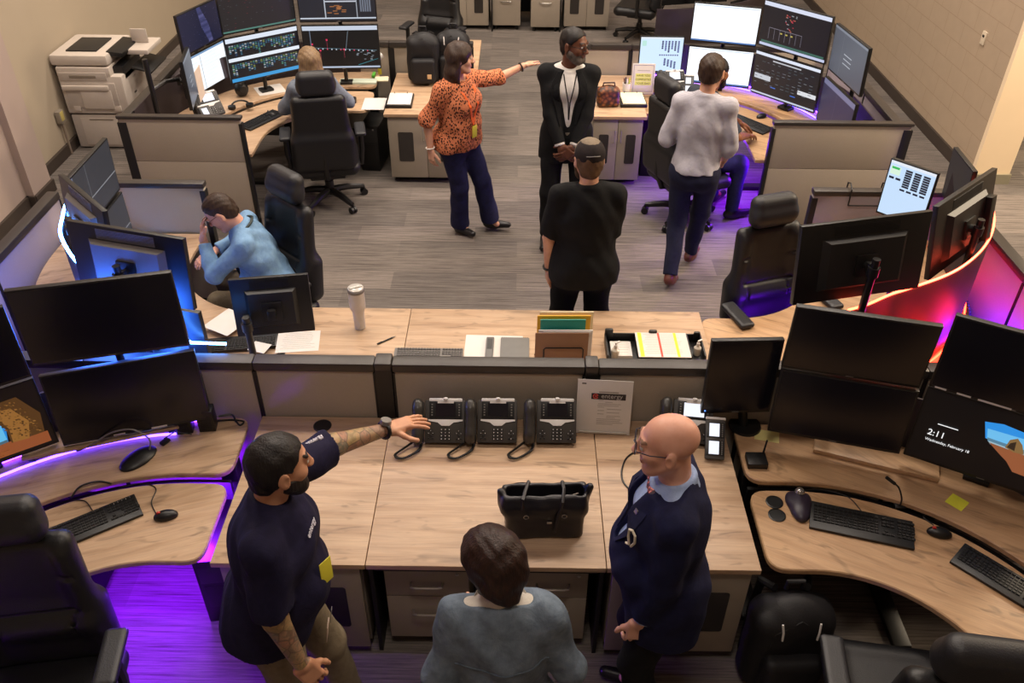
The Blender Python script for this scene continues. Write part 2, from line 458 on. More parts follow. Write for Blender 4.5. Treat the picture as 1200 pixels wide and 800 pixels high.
def face(S, p, s):
    H, Rh = p.H, p.Rh
    E = lambda c, r, k=.02, op='u': S.ell(H(*c), np.array(r)*s, Rh, k, op)
    E((0, -.012, .033), (.076, .096, .083)); E((0, .022, -.035), (.060, .068, .082), .03)
    S.cap(H(-.02, .066, -.098), H(.02, .066, -.098), .022*s, k=.025)
    for sd in (1, -1):
        S.cap(H(sd*.056, -.005, -.045), H(sd*.03, .05, -.092), .018*s, k=.03)
        E((sd*.04, .058, -.022), (.026, .026, .026), .025)
        S.ell(H(sd*.031, .098, .013), np.array([.018, .016, .0125])*s, Rh, .012, 's')
        E((sd*.031, .081, .012), (.0145, .0145, .0145), .002)
        S.ell(H(sd*.081, -.010, -.006), np.array([.011, .022, .036])*s, Rh@rotm(0, 0, -sd*.45), .005)
        S.ell(H(sd*.093, -.002, -.004), np.array([.006, .011, .019])*s, Rh, .004, 's')
        E((sd*.010, .104, -.030), (.010, .012, .008), .008)
    S.cap(H(-.036, .083, .033), H(.036, .083, .033), .010*s, k=.015)
    S.cap(H(0, .090, .018), H(0, .111, -.026), .0085*s, .0125*s, k=.012)
    S.cap(H(-.019, .087, -.056), H(.019, .087, -.056), .0075*s, k=.008)
    S.cap(H(-.017, .086, -.066), H(.017, .086, -.066), .0078*s, k=.006)
def head_shell(S, p, off, k=.02):
    s, H, Rh = p.s, p.H, p.Rh
    S.ell(H(0, -.012, .033), np.array([.076, .096, .083])*s+off, Rh, k)
def short_hair(mat, off=.011, nape=.06, tilt=.8, fy=.062, fz=.05, sides=True, bald=0, name='hair'):
    def f(p):
        s, H, Rh = p.s, p.H, p.Rh; S = SDF(max(.0045, p.h*.85)); head_shell(S, p, off)
        S.ell(H(0, -.035, -.03), np.array([.066, .068, .075])*s+off*.5, Rh, .03)
        n = unit([0, 1, -tilt]); S.half(H(0, fy, fz), Rh@n)
        S.half(H(0, 0, -nape), Rh@np.array([0, .25, -1]))
        for sd in (1, -1): S.ell(H(sd*.082, .004, -.012), np.array([.03, .024, .038])*s, Rh, 0, 's')
        if bald: S.ell(H(0, .02, .14), np.array([.05, .09, .05])*s, Rh, .01, 's')
        S.folds(.0018, 95, 1)
        V, F = S.mesh(); arr_obj(name, V, F, mat, p.root)
    return f
def long_hair(mat, length=.30, off=.016, side_fwd=0., w=.06):
    def f(p):
        s, H, Rh = p.s, p.H, p.Rh; S = SDF(max(.0055, p.h)); head_shell(S, p, off)
        for x in (-w, -w*.4, w*.4, w):
            S.cap(H(x*.9, -.055, .03), H(x*1.15, -.085+abs(x)*.4, -.10), .045*s, .042*s, k=.03)
            S.cap(H(x*1.15, -.085+abs(x)*.4, -.10), H(x*1.25, -.135+abs(x)*.3, -length), .046*s, .028*s, k=.03)
        for sd in (1, -1):
            S.cap(H(sd*.066, -.02, .045), H(sd*.074, -.045+side_fwd, -.09), .026*s, .022*s, k=.025)
            S.cap(H(sd*.074, -.045+side_fwd, -.09), H(sd*.09, -.03+side_fwd, -length*.9), .024*s, .014*s, k=.02)
        S.ell(H(0, .095, -.032), np.array([.068, .088, .092])*s, Rh, .012, 's')
        S.folds(.0022, 80, 2)
        V, F = S.mesh(); arr_obj('hair', V, F, mat, p.root)
    return f
def beard(mat, off=.006, top=-.045, k=.012, full=0.):
    def f(p):
        s, H, Rh = p.s, p.H, p.Rh; S = SDF(max(.004, p.h*.75))
        S.ell(H(0, .022, -.035), np.array([.060, .068, .082])*s+off, Rh, .01)
        S.cap(H(-.02, .066, -.098), H(.02, .066, -.098), .022*s+off+full*.3, k=.025)
        for sd in (1, -1): S.cap(H(sd*.056, .0, -.045), H(sd*.03, .05, -.092), .018*s+off, k=.03)
        S.cap(H(-.022, .088, -.046), H(.022, .088, -.046), .007*s+off*.4, k=.01)
        if full: S.cap(H(0, .06, -.10), H(0, .055, -.10-full), .04*s, .02*s, k=.03)
        S.half(H(0, .07, top), Rh@unit([0, .35, 1])); S.half(H(0, -.012, 0), Rh@np.array([0, -1, 0]))
        S.cap(H(-.016, .098, -.062), H(.016, .098, -.062), .007*s, k=.002, op='s')
        V, F = S.mesh(); arr_obj('beard', V, F, mat, p.root)
    return f
def both(*fs):
    def f(p):
        for q in fs: q(p)
    return f
def garment(p, g, belly, fem, name, mat, kind, off=.012, sleeve=0., hem=.90, collar=0, vcut=0, cuff=.010, h=None, flare=0, fold=.0035, label=None, vz=1.06, open_=0, tight=1.):
    s, TT, Rt = p.s, p.TT, p.Rt; S = SDF(h or max(.0065, p.h*1.15)); ga = math.sqrt(g)*p.arm
    if kind == 'top':
        torso(S, p, off, g, belly, fem, k=.05)
        if hem < .93:   # a straight lower edge
            q = .004 if hem > .8 else 0; S.cap(TT(-.06, -.012, .95), TT(-.07, -.012, hem-.02), .112*s*g+off+q, .112*s*g+off+q, k=.05); S.cap(TT(.06, -.012, .95), TT(.07, -.012, hem-.02), .112*s*g+off+q, .112*s*g+off+q, k=.05)
        S.half(TT(0, 0, hem), -Rt[:, 2])
        S.half(TT(0, 0, 1.475 if vcut and off > .02 else 1.505), Rt@unit([0, .35, 1]))
        if vcut:
            a = TT(0, .17, vz); b = TT(0, .13, 1.50)
            S.cap(a, b, .012*s+open_, vcut*s, k=.0, op='s')
        for sd in (1, -1):
            a, e, w = p.arms[sd]; t = min(sleeve, 1)
            if t > 0: S.cap(a, a+(e-a)*t, .047*s*ga*tight+off*.6, (.041*s*ga*tight+off*.7)+(.006 if sleeve <= 1 else 0), k=.035, flat=sleeve <= 1)
            if sleeve > 1: S.cap(e, e+(w-e)*(sleeve-1), .040*s*ga*tight+off*.7, .030*s+cuff, k=.02, flat=True)
        q = .018 if (vcut and off > .02) else 0; nd = unit(p.hc-p.nb); S.cap(p.nb-Rt@np.array([0, 0, .02])*s, p.nb+Rt@np.array([0, .03, .12])*s, .052*s+q, .058*s+q, k=.006, op='s')
        if fold: S.folds(fold, 30, p.s*7)
        if collar:
            cr = .060*s*(.55+.45*g)*(1-.08*fem)+.004; S.cap(p.nb-nd*.03, p.nb+nd*(collar*2.2), cr+.010, cr+.003, k=.012, flat=True); S.torus(p.nb+Rt@np.array([0, .012, .006])*s, cr+.006, collar*.8, Rt@rotm(-.32, 0, 0), k=.012)
            if vcut: S.cap(TT(0, .14, 1.40), TT(0, .11, 1.50), .005, .022, k=0, op='s')
    elif kind == 'trousers':
        S.ell(TT(0, -.01, .95), np.array([.152*g+.014*fem, .112*g, .13])*s+off, Rt, .03)
        S.ell(p.PV+np.array([0, -.018*s, -.05*s]), np.array([.15*g, .115*g, .10])*s+off, None, .04)
        S.half(TT(0, 0, 1.03), Rt[:, 2])
        for sd in (1, -1):
            a, k_, an = p.legs[sd]
            S.cap(a, k_, .082*s*g+off, .060*s+off, k=.05); S.cap(k_, an+unit(k_-an)*.0, .060*s+off, .046*s+off+flare, k=.03, flat=True)
        S.folds(fold, 24, p.s*3)
    V, F = S.mesh(); o = arr_obj(name, V, F, mat, p.root)
    if label: o['label'] = label
    p.last = o; p.bvh = BVHTree.FromPolygons(V.tolist(), F.tolist()); return o
def shoes(p, mat, name='shoe', dirs={}, ln=.25, up=0, heel={}):
    s = p.s
    for sd in (1, -1):
        a = p.legs[sd][2]; d = np.array(dirs.get(sd, (sd*.18, 1, 0)), float); d = unit(d)
        f2 = unit([d[0], d[1], 0])
        S = SDF(.006); ha = a+np.array([0, 0, -.045*s]); tp = heel.get(sd, 0)
        toe = ha+d*(ln-.085)*s
        S.cap(ha-d*.035*s, ha+d*.04*s, .037*s, .038*s, k=.03); S.cap(ha+d*.03*s, toe, .040*s, .028*s, k=.03)
        S.cap(a+np.array([0, 0, .0]), ha, .042*s, .038*s, k=.03)
        up_ = unit(np.cross(np.cross(d, [0, 0, 1]), d))
        S.half(ha-up_*.040*s, -up_)
        V, F = S.mesh(); arr_obj(name, V, F, mat, p.root)
def drape(p, pts, lift=.006):
    """points on the front of the last garment, from torso x, z"""
    out = []
    for x, z in pts:
        o = p.TT(x, .6, z); hit = p.bvh.ray_cast(Vector(o), Vector(-p.Rt[:, 1]))
        q = np.array(hit[0]) if hit[0] else p.TT(x, .12, z)
        out.append(q+p.Rt[:, 1]*lift)
    return out
def around(p, phi, z, lift=.006, bvh=None):
    """a point on the last garment at an angle round the torso (0 = front, + = right side) and its outward direction"""
    d = p.Rt@np.array([math.sin(R(phi)), math.cos(R(phi)), 0]); o = p.TT(0, 0, z)+d*.7; hit = p.bvh.ray_cast(Vector(o), Vector(-d))
    q = np.array(hit[0]) if hit[0] else p.TT(0, 0, z)+d*.15
    n = np.array(hit[1]) if hit[0] else d
    if n@d < 0: n = -n
    return q+n*lift, n
def ribbon(p, name, pts, w, mat, th=.0022):
    mb = MB(); n = len(pts)
    for i in range(n-1):
        a, b = Vector(pts[i]), Vector(pts[i+1]); d = (b-a).normalized(); nrm = Vector(p.Rt[:, 1]); sdv = d.cross(nrm).normalized()
        M = Matrix((sdv, d, nrm)).transposed().to_4x4(); M.translation = (a+b)/2
        mb.box((0, 0, 0), (w, (b-a).length*1.08, th), 0, M)
    return mb.build(name, mat, p.root)
def lapels(p, mat, pts):
    """a folded lapel down each side of the jacket opening: (inner x, outer x, z) rows"""
    for sd in (1, -1):
        a = drape(p, [(sd*xi, z) for xi, xo, z in pts], .004); b = drape(p, [(sd*xo, z) for xi, xo, z in pts], .009); vs = []; fs = []
        off = p.Rt[:, 1]*.006
        for q, r_ in zip(a, b): vs += [q, r_, r_-off, q-off]
        for i in range(len(a)-1):
            for u, v in ((0, 1), (1, 2), (2, 3), (3, 0)): fs.append((4*i+u, 4*i+v, 4*i+4+v, 4*i+4+u))
        fs += [(0, 1, 2, 3), tuple(4*(len(a)-1)+k for k in (3, 2, 1, 0))]
        MB().add(vs, fs).build('lapel', mat, p.root)
def plate(p, name, c, w, hgt, mat, up=None, nrm=None, th=.003):
    nrm = Vector(p.Rt[:, 1] if nrm is None else nrm); up = Vector(p.Rt[:, 2] if up is None else up)
    x = up.cross(nrm).normalized()*-1; y = nrm.cross(x).normalized()
    M = Matrix((x, y, nrm)).transposed().to_4x4(); M.translation = Vector(c)
    o = MB().box((0, 0, 0), (w, hgt, th), .001, M).build(name, mat, p.root); return o, M
def glasses(p, mat, lens=None):
    H = p.H; mb = MB()
    for sd in (1, -1):
        mb.tube([H(sd*.033+math.cos(a)*.025, .108-abs(math.cos(a))*.003*sd*math.copysign(1, math.cos(a)*sd), .008+math.sin(a)*.019) for a in [2*PI*i/16 for i in range(16)]], .0017*p.s, 6, closed=True)
        mb.tube([H(sd*.058, .104, .014), H(sd*.078, .06, .016), H(sd*.083, .0, .014), H(sd*.082, -.02, -.004)], .0019*p.s, 6)
    mb.tube([H(-.009, .110, .012), H(0, .114, .014), H(.009, .110, .012)], .0022*p.s, 6)
    return mb.build('glasses', mat, p.root)
# ------------------------------------------------------------------ materials used around the room
M_BLK = plain('black_plastic', '0f0f10', .42); M_BLK2 = plain('black_metal', '1b1a1a', .38, .2); M_DK = plain('charcoal_plastic', '1c1b1b', .45)
M_LEA = plain('black_leather', '101013', .45, 0, .5, .1, 25, .25, 180); M_LEA2 = plain('dark_leather', '1b1b1f', .48, 0, .5, .1, 25, .25, 180)
M_CAP = plain('bronze_trim', '36312e', .42, .1); M_DARKTRIM = plain('dark_trim', '100e0d', .5)
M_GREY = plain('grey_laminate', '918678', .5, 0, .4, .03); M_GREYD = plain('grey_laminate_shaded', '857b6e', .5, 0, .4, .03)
M_SMOKE = plain('smoked_pane', '2a2624', .18, 0, .6); M_STEEL = plain('brushed_steel', 'b9b4ac', .3, .9)
M_WHITE = plain('white_paper', 'd3cec9', .7, 0, .3, .02); M_PAPER2 = plain('cream_paper', 'e2d8b8', .75, 0, .3, .02)
M_PRN = plain('printer_shell', 'c4b9ae', .5, 0, .4, .03); M_PRN2 = plain('printer_panel', 'b5aaa0', .55, 0, .4, .03)
M_SILV = plain('silver_plastic', 'dfdddb', .35); M_GRAYP = plain('grey_plastic', '6f6c69', .5)
M_PHONE = plain('phone_shell', '3a3734', .45); M_YEL = plain('yellow_note', 'd8d83c', .7); M_YEL2 = plain('pale_yellow_note', 'd9cf8a', .7)
M_SCR = plain('dark_screen', '101019', .22, 0, .5, .05); M_SCR2 = plain('dark_grey_screen', '32343c', .3, 0, .5, .05)
M_EYE = plain('eye_white', 'd8d2ca', .3); M_BROW = plain('brow', '241812', .7); M_LIP = plain('lip', 'a8604f', .5); M_LIPD = plain('dark_lip', '57322a', .5)
W_X = wood('oak_laminate'); W_L = wood('oak_laminate_left_console', R(-20)); W_R = wood('oak_laminate_right_console', R(28), 'fbf1e0')
def fabric(name, a, b):
    t = NT(name); v = t.coord((1, 1, 1)); f = t.noise(v, 260, 2)
    c = t.mix(f, a, b); c = t.mix(.25, c, t.ramp(t.noise(v, 3.5, 3), [(.3, .8), (.7, 1.0)]), 'MULTIPLY'); t.base(c)
    t.p(Roughness=.85, Specular_IOR_Level=.25); t.bump(f, .15, .002); return t.m
M_FAB = fabric('panel_fabric', '9c9081', 'aa9e8f'); M_FAB2 = fabric('pale_panel_fabric', 'a9a08f', 'b8af9f')
M_FAB3 = fabric('lavender_grey_panel', '9a8f92', 'a89ca0')
def carpet():
    t = NT('striated_carpet'); v = t.coord((.6, 24, 1)); v2 = t.coord((1, 1, 1))
    st = t.ramp(t.noise(v, 3.2, 5, .7), [(.30, '48433f'), (.44, '736c67'), (.6, '8b837d'), (.75, '625b57')])
    br = t.n('TexBrick'); t.l(v2, br.inputs['Vector']); br.inputs['Scale'].default_value = 1
    br.inputs['Brick Width'].default_value = 1.0; br.inputs['Row Height'].default_value = .25; br.inputs['Mortar Size'].default_value = 0
    br.inputs['Color1'].default_value = (.62, .62, .62, 1); br.inputs['Color2'].default_value = (1.12, 1.08, 1.04, 1); br.offset = .37
    c = t.mix(.8, st, br.outputs['Color'], 'MULTIPLY')
    v3 = t.coord((2.2, 95, 1)); c = t.mix(.5, c, t.ramp(t.noise(v3, 2, 3), [(.3, .45), (.65, 1.15)]), 'MULTIPLY')
    f = t.noise(v2, 420, 2); c = t.mix(.55, c, t.ramp(f, [(.3, .55), (.7, 1.25)]), 'MULTIPLY')
    t.base(c); t.p(Roughness=.95, Specular_IOR_Level=.1); t.bump(f, .5, .004); return t.m
def blockwall(name, col, rot, mort):
    t = NT(name); v = t.coord((1, 1, 1), rot); br = t.n('TexBrick'); t.l(v, br.inputs['Vector'])
    br.inputs['Scale'].default_value = 1; br.inputs['Brick Width'].default_value = .40; br.inputs['Row Height'].default_value = .2
    br.inputs['Mortar Size'].default_value = .004; br.inputs['Mortar Smooth'].default_value = .5
    br.inputs['Color1'].default_value = lin(col); br.inputs['Color2'].default_value = lin(col); br.inputs['Mortar'].default_value = lin(mort)
    f = t.noise(v, 9, 4); t.base(t.mix(.12, br.outputs['Color'], t.ramp(f, [(.3, .6), (.7, 1.0)]), 'MULTIPLY')); t.p(Roughness=.7, Specular_IOR_Level=.3)
    t.bump(br.outputs['Fac'], -.25, .004); return t.m
# ------------------------------------------------------------------ the shell
def slab(name, c, size, mat): return ST(MB().box(c, size).build(name, mat))
slab('floor', (0, 7.5, -.05), (16, 19, .1), carpet())
M_WALL = plain('tan_paint', 'a79985', .75, 0, .3, .02, 3)
M_WALLP = plain('pinkish_tan_paint', 'a6948a', .75, 0, .3, .02, 3); M_LITEND = plain('lit_wall_end', 'e6d0b0', .7, 0, .3, .02, 3)
M_BASE = plain('rubber_baseboard', '3b322c', .5)
slab('wall_left', (-4.66, 7.5, 3), (.2, 19, 6), M_WALL)
slab('trim_1', (-4.465, 7.2, 3), (.19, .34, 6), M_WALLP)
slab('trim_2', (-4.50, 3.9, 3), (.12, 6.26, 6), M_WALLP)
slab('wall_right', (4.57, 11.4, 3), (.34, 7.2, 6), blockwall('painted_block', 'a8957f', (0, R(-90), R(-90)), '97836d'))
slab('trim_3', (4.575, 7.77, 3), (.35, .06, 6), M_LITEND)  # end face of the wall, its strong light put into the paler colour
slab('wall_far', (0, 16.6, 3), (16, .2, 6), M_WALL)
slab('wall_east', (7.9, 7.5, 3), (.2, 19, 6), M_WALL)
slab('wall_near', (0, -1.9, 3), (16, .2, 6), M_WALL)
slab('ceiling', (0, 7.5, 6.05), (16, 19, .1), plain('ceiling_tile', 'cfc8bc', .9, 0, .2, .02))
slab('baseboard_left', (-4.545, 11.9, .055), (.03, 9, .11), M_BASE)
bm_ = MB(); bm_.box((-4.465, 7.02, .055), (.215, .03, .11)); bm_.box((-4.36, 7.2, .055), (.03, .36, .11)); bm_.box((-4.43, 3.9, .055), (.03, 6.26, .11))
ST(bm_.build('baseboard_pilaster', M_BASE))
slab('baseboard_right', (4.39, 11.4, .06), (.03, 7.2, .12), M_BASE)
slab('baseboard_end', (4.575, 7.73, .05), (.37, .03, .10), plain('pale_baseboard', '8a8470', .5))
# ------------------------------------------------------------------ partitions
DIVY, CAPZ = 3.49, 1.06
def panel(x0, y0, x1, y1, ztop, label, group, fab=None, ends=(0, 0), split=0, lowcap=.055, th=.07, skirt=.09):
    """a fabric partition between two floor points"""
    a = Vector((x0, y0)); b = Vector((x1, y1)); L = (b-a).length; d = (b-a)/L; ang = math.atan2(d.y, d.x)
    t = T('cubicle_divider', label, 'partition', (*((a+b)/2), 0), ang, group)
    fab = fab or M_FAB
    if split:
        MB().box((0, 0, (skirt+split)/2), (L-.03, th-.012, split-skirt-.003), .004).box((0, 0, (split+ztop-lowcap)/2), (L-.03, th-.012, ztop-lowcap-split-.003), .004).build('fabric', fab, t)
    else: MB().box((0, 0, (skirt+ztop-lowcap)/2), (L-.015, th-.012, ztop-lowcap-skirt), .004).build('fabric', fab, t)
    MB().box((0, 0, ztop-lowcap/2), (L, th+.012, lowcap), .012).build('top_cap', M_CAP, t)
    mb = MB().box((0, 0, skirt/2), (L, th-.004, skirt-.004))
    for s_, e in ((-1, ends[0]), (1, ends[1])):
        w = e if e else .012
        mb.box((s_*(L/2-w/2), 0, ztop/2-.03), (w, th, ztop-.06), .004)
    mb.build('frame', M_DARKTRIM, t); return t
def post(x, y, w, label):
    t = T('divider_support', label, 'partition post', (x, y, 0), 0)
    MB().box((0, 0, .515), (w, .09, 1.03)).build('column', M_DARKTRIM, t); MB().box((0, 0, 1.045), (w+.004, .098, .05), .014).build('post_cap', M_CAP, t)
G = 'divider panels between the near and middle desks'
panel(-3.20, DIVY, -2.2, DIVY, CAPZ, 'tan divider panel behind the left console monitors, at its outer end', G)
panel(-2.2, DIVY, -1.34, DIVY, CAPZ, 'tan divider panel washed purple behind the pair of small black speakers', G)
panel(-1.34, DIVY, -.72, DIVY, CAPZ, 'tan divider panel left of the phones, above the round black grommet', G)
panel(-.63, DIVY, .355, DIVY, CAPZ, 'tan divider panel right behind the three black desk phones', G)
panel(.425, DIVY, 1.2, DIVY, CAPZ, 'tan divider panel behind the printed notice and the bald man', G)
panel(1.2, DIVY, 2.1, DIVY, CAPZ, 'divider panel hidden behind the dark stacked monitors on the right console', G)
panel(2.1, DIVY, 3.09, DIVY, CAPZ, 'divider panel at the right outer end behind the lock screen monitor', G)
post(-.675, DIVY, .085, 'black divider post left of the three phones'); post(.39, DIVY, .065, 'black divider post behind the printed notice')
G = 'tall partitions across the aisle ends'
panel(-3.27, 6.72, -2.25, 6.72, 1.02, 'tan partition in front of the printer, two fabric tiers in a black frame', G, None, (.075, .03), .62, .03, .055)
panel(2.06, 6.72, 3.20, 6.72, 1.03, 'tan partition on the right, with the empty chair in front of it', G, None, (.03, .075), .62, .03, .055)
panel(-3.06, 5.48, -2.18, 5.48, 1.05, 'pale low partition behind the man holding his face', G, M_FAB2, (.03, .04), 0, .04, .06)
panel(2.05, 5.48, 3.02, 5.48, 1.05, 'grey partition on the right with a black wire hook hung over it', G, M_FAB3, (.04, .03), 0, .04, .06)
panel(-3.06, 1.5, -2.0, 1.5, 1.05, 'partition closing the near left console', G); panel(2.0, 1.5, 3.0, 1.5, 1.05, 'partition closing the near right console', G)
G = 'panels along the outer sides of the consoles'
for i, (y0, y1) in enumerate(((1.5, 2.5), (2.5, 3.5), (3.5, 4.5), (4.5, 5.45))):
    wh = ('nearest the camera', 'beside the near console', 'beside the glowing arc', 'farthest along beside the middle console')[i]
    panel(-3.245, y0, -3.245, y1, .98, 'lavender lit panel along the left wall aisle, '+wh, G, M_FAB3); panel(3.13, y0, 3.13, y1, .98, 'violet lit panel along the right wall aisle, '+wh, G, M_FAB3)
for i, (y0, y1) in enumerate(((6.75, 7.6), (7.6, 8.66))):
    wh = ('next to the tan partition', 'at the far corner')[i]
    panel(-3.245, y0, -3.245, y1, .98, 'grey side panel of the far left console, '+wh, G, M_FAB3); panel(3.13, y0, 3.13, y1, .98, 'purple side panel of the far right console, '+wh, G, M_FAB3)
G = 'divider panels behind the far desks'
panel(-3.2, 8.70, -1.3, 8.70, 1.0, 'far divider behind the left map monitors', G); panel(-1.3, 8.70, -.46, 8.70, 1.0, 'far divider behind the black backpacks', G, None, (.05, .03))
panel(.62, 8.70, 1.12, 8.70, 1.0, 'tan far divider behind the pen cup and framed sign', G, None, (.02, .03)); panel(1.12, 8.70, 3.06, 8.70, 1.0, 'purple lit far divider behind the white screens', G)
# wire hook
t = T('wire_hook', 'black wire hook hanging over the grey right partition', 'hook', (2.42, 5.48, 1.05))
mb = MB(); 
for x in (-.12, .12): mb.tube([(x, .05, -.05), (x, .045, .03), (x, 0, .045), (x, -.045, .02), (x, -.05, -.10)], .005, 6)
mb.tube([(-.12, -.05, -.10), (.12, -.05, -.10)], .005, 6); mb.build('wire', M_BLK, t)
# ------------------------------------------------------------------ cabinets, drawers, worktops
def top(t, x0, x1, y0, y1, z=.70, mat=None): return MB().box(((x0+x1)/2, (y0+y1)/2, z-.015), (x1-x0-.003, y1-y0, .03), .004).build('worktop', mat or W_X, t)
def door(t, x0, x1, z0, z1, y, window=True, hside=1, win=(.28, .2, .5, .72)):
    w = x1-x0; hgt = z1-z0
    d = MB().box(((x0+x1)/2, y-.009, (z0+z1)/2), (w-.004, .018, hgt-.004), .003).build('door', M_GREY, t)
    if window:
        ww = w*.40; wx = (x0+x1)/2-hside*w*.05; pts = rounded([(wx-ww/2, z0+hgt*.28), (wx+ww/2, z0+hgt*.28), (wx+ww/2, z0+hgt*.76), (wx-ww/2, z0+hgt*.76)], .018)
        M = frame((0, y-.0185, 0), (1, 0, 0), (0, -1, 0))
        MB().prism(pts, 0, .003, 0, M).build('window_pane', M_SMOKE, d)
    hx = (x1-.028) if hside > 0 else (x0+.028); zt = z1-.10
    MB().tube([(hx, y-.018, zt), (hx, y-.040, zt-.005), (hx, y-.042, zt-.06), (hx, y-.040, zt-.115), (hx, y-.018, zt-.12)], .005, 8).build('handle', M_STEEL, d)
def cabinet(label, x0, x1, y0, y1, flip=False, group=None, window=True, doors=2, z=.70, worktop=True):
    cx, cy = (x0+x1)/2, (y0+y1)/2; w, dp = x1-x0, y1-y0
    t = T('storage_cabinet', label, 'cabinet', (cx, cy, 0), PI if flip else 0, group)
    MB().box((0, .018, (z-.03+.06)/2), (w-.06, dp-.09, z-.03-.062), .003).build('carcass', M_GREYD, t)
    MB().box((0, .04, .03), (w-.1, dp-.16, .06)).build('plinth', M_DARKTRIM, t)
    f = -dp/2+.035; e = (w-.06)/2
    if doors == 2: door(t, -e, 0, .062, z-.035, f, window, 1); door(t, 0, e, .062, z-.035, f, window, -1)
    else: door(t, -e, e, .062, z-.035, f, window, -1)
    if worktop: top(t, -w/2, w/2, -dp/2, dp/2, z)
    return t
def pedestal(label, x0, x1, y0, y1, ztop, group, rows=((.62, 1.), (0, .62))):
    cx, cy = (x0+x1)/2, (y0+y1)/2; w, dp = x1-x0, y1-y0; z0 = .07; hh = ztop-z0
    t = T('drawer_pedestal', label, 'drawer unit', (cx, cy, 0), 0, group)
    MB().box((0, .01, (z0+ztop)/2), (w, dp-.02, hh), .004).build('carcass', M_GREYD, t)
    for a, b in rows:
        zc = z0+hh*(a+b)/2; dh = hh*(b-a)
        d = MB().box((0, -dp/2-.009, zc), (w-.006, .018, dh-.006), .003).build('drawer', M_GREY, t)
        zz = zc+(dh*.18 if dh > .3 else .0); M = None
        MB().tube([(-.075, -dp/2-.018, zz), (-.07, -dp/2-.046, zz), (-.05, -dp/2-.05, zz), (.05, -dp/2-.05, zz), (.07, -dp/2-.046, zz), (.075, -dp/2-.018, zz)], .0065, 8).build('handle', M_STEEL, d)
    MB().cyl((w*.36, -dp/2-.018, z0+hh*.93), (w*.36, -dp/2-.022, z0+hh*.93), .008).build('lock', M_STEEL, t)
    for sx in (-1, 1):
        for sy in (-1, 1): MB().cyl((sx*(w/2-.05), sy*(dp/2-.06), 0), (sx*(w/2-.05), sy*(dp/2-.06), .075), .022).build('foot', M_BLK, t)
    return t
def desk(label, x0, x1, y0, y1, flip=False, group=None):
    cx, cy = (x0+x1)/2, (y0+y1)/2; w, dp = x1-x0, y1-y0
    t = T('desk', label, 'desk', (cx, cy, 0), PI if flip else 0, group); top(t, -w/2, w/2, -dp/2, dp/2)
    for s_ in (-1, 1): MB().box((s_*(w/2-.012), .01, .335), (.02, dp-.06, .668), .002).build('side_panel', M_DARKTRIM, t)
    MB().box((0, dp/2-.03, .36), (w-.06, .02, .6)).build('back_panel', M_DARKTRIM, t)
    MB().box((0, -dp/2+.08, .62), (w-.06, .02, .09)).build('apron', M_DARKTRIM, t); return t
F0, F1 = 2.475, 3.45
G = 'front desk units'
cabinet('grey cabinet unit with oak top under the tattooed man arm', -1.345, -.655, F0, F1, group=G)
desk('oak desk carrying the phones and the black tote bag', -.655, .415, F0, F1, group=G)
cabinet('grey cabinet unit with oak top behind the bald man in navy', .415, 1.10, F0, F1, group=G)
pedestal('grey two drawer pedestal left of the woman in denim', -.595, -.20, F0+.09, F0+.66, .59, 'drawer pedestals under the front desk')
pedestal('grey drawer pedestal right of the woman in denim', .02, .35, F0+.09, F0+.66, .59, 'drawer pedestals under the front desk')
B0, B1 = 3.535, 4.47
G = 'middle counter units'
cabinet('oak topped counter unit under the white tumbler', -1.345, -.655, B0, B1, True, G)
desk('oak counter section under the pen and grey keyboard', -.655, .415, B0, B1, True, G)
cabinet('oak topped counter unit under the highlighted papers tray', .415, 1.145, B0, B1, True, G)
cabinet('grey cabinet under the black backpacks beside the woman in leopard print', -1.235, -.47, 7.57, 8.64, group='far counters')
cabinet('grey cabinet under the framed sign and brown bag', .66, 1.175, 7.57, 8.64, group='far counters')
cabinet('oak topped counter beyond the black backpacks', -1.235, -.42, 8.76, 9.7, True, 'far counters')
cabinet('grey double door cabinet along the far aisle, left one', -1.07, -.40, 12.3, 13.0, group='cabinets along the far aisle'); cabinet('grey double door cabinet along the far aisle, right one', .58, 1.26, 12.3, 13.0, group='cabinets along the far aisle')
pedestal('grey far pedestal left of the gap in the far aisle', -.385, .01, 12.32, 12.95, .67, 'pedestals along the far aisle', ((.8, 1), (0, .8))); pedestal('grey far pedestal right of the gap in the far aisle', .15, .55, 12.26, 12.95, .67, 'pedestals along the far aisle', ((.8, 1), (0, .8)))
desk('oak desk over the two far pedestals', -.395, .57, 12.22, 13.05)
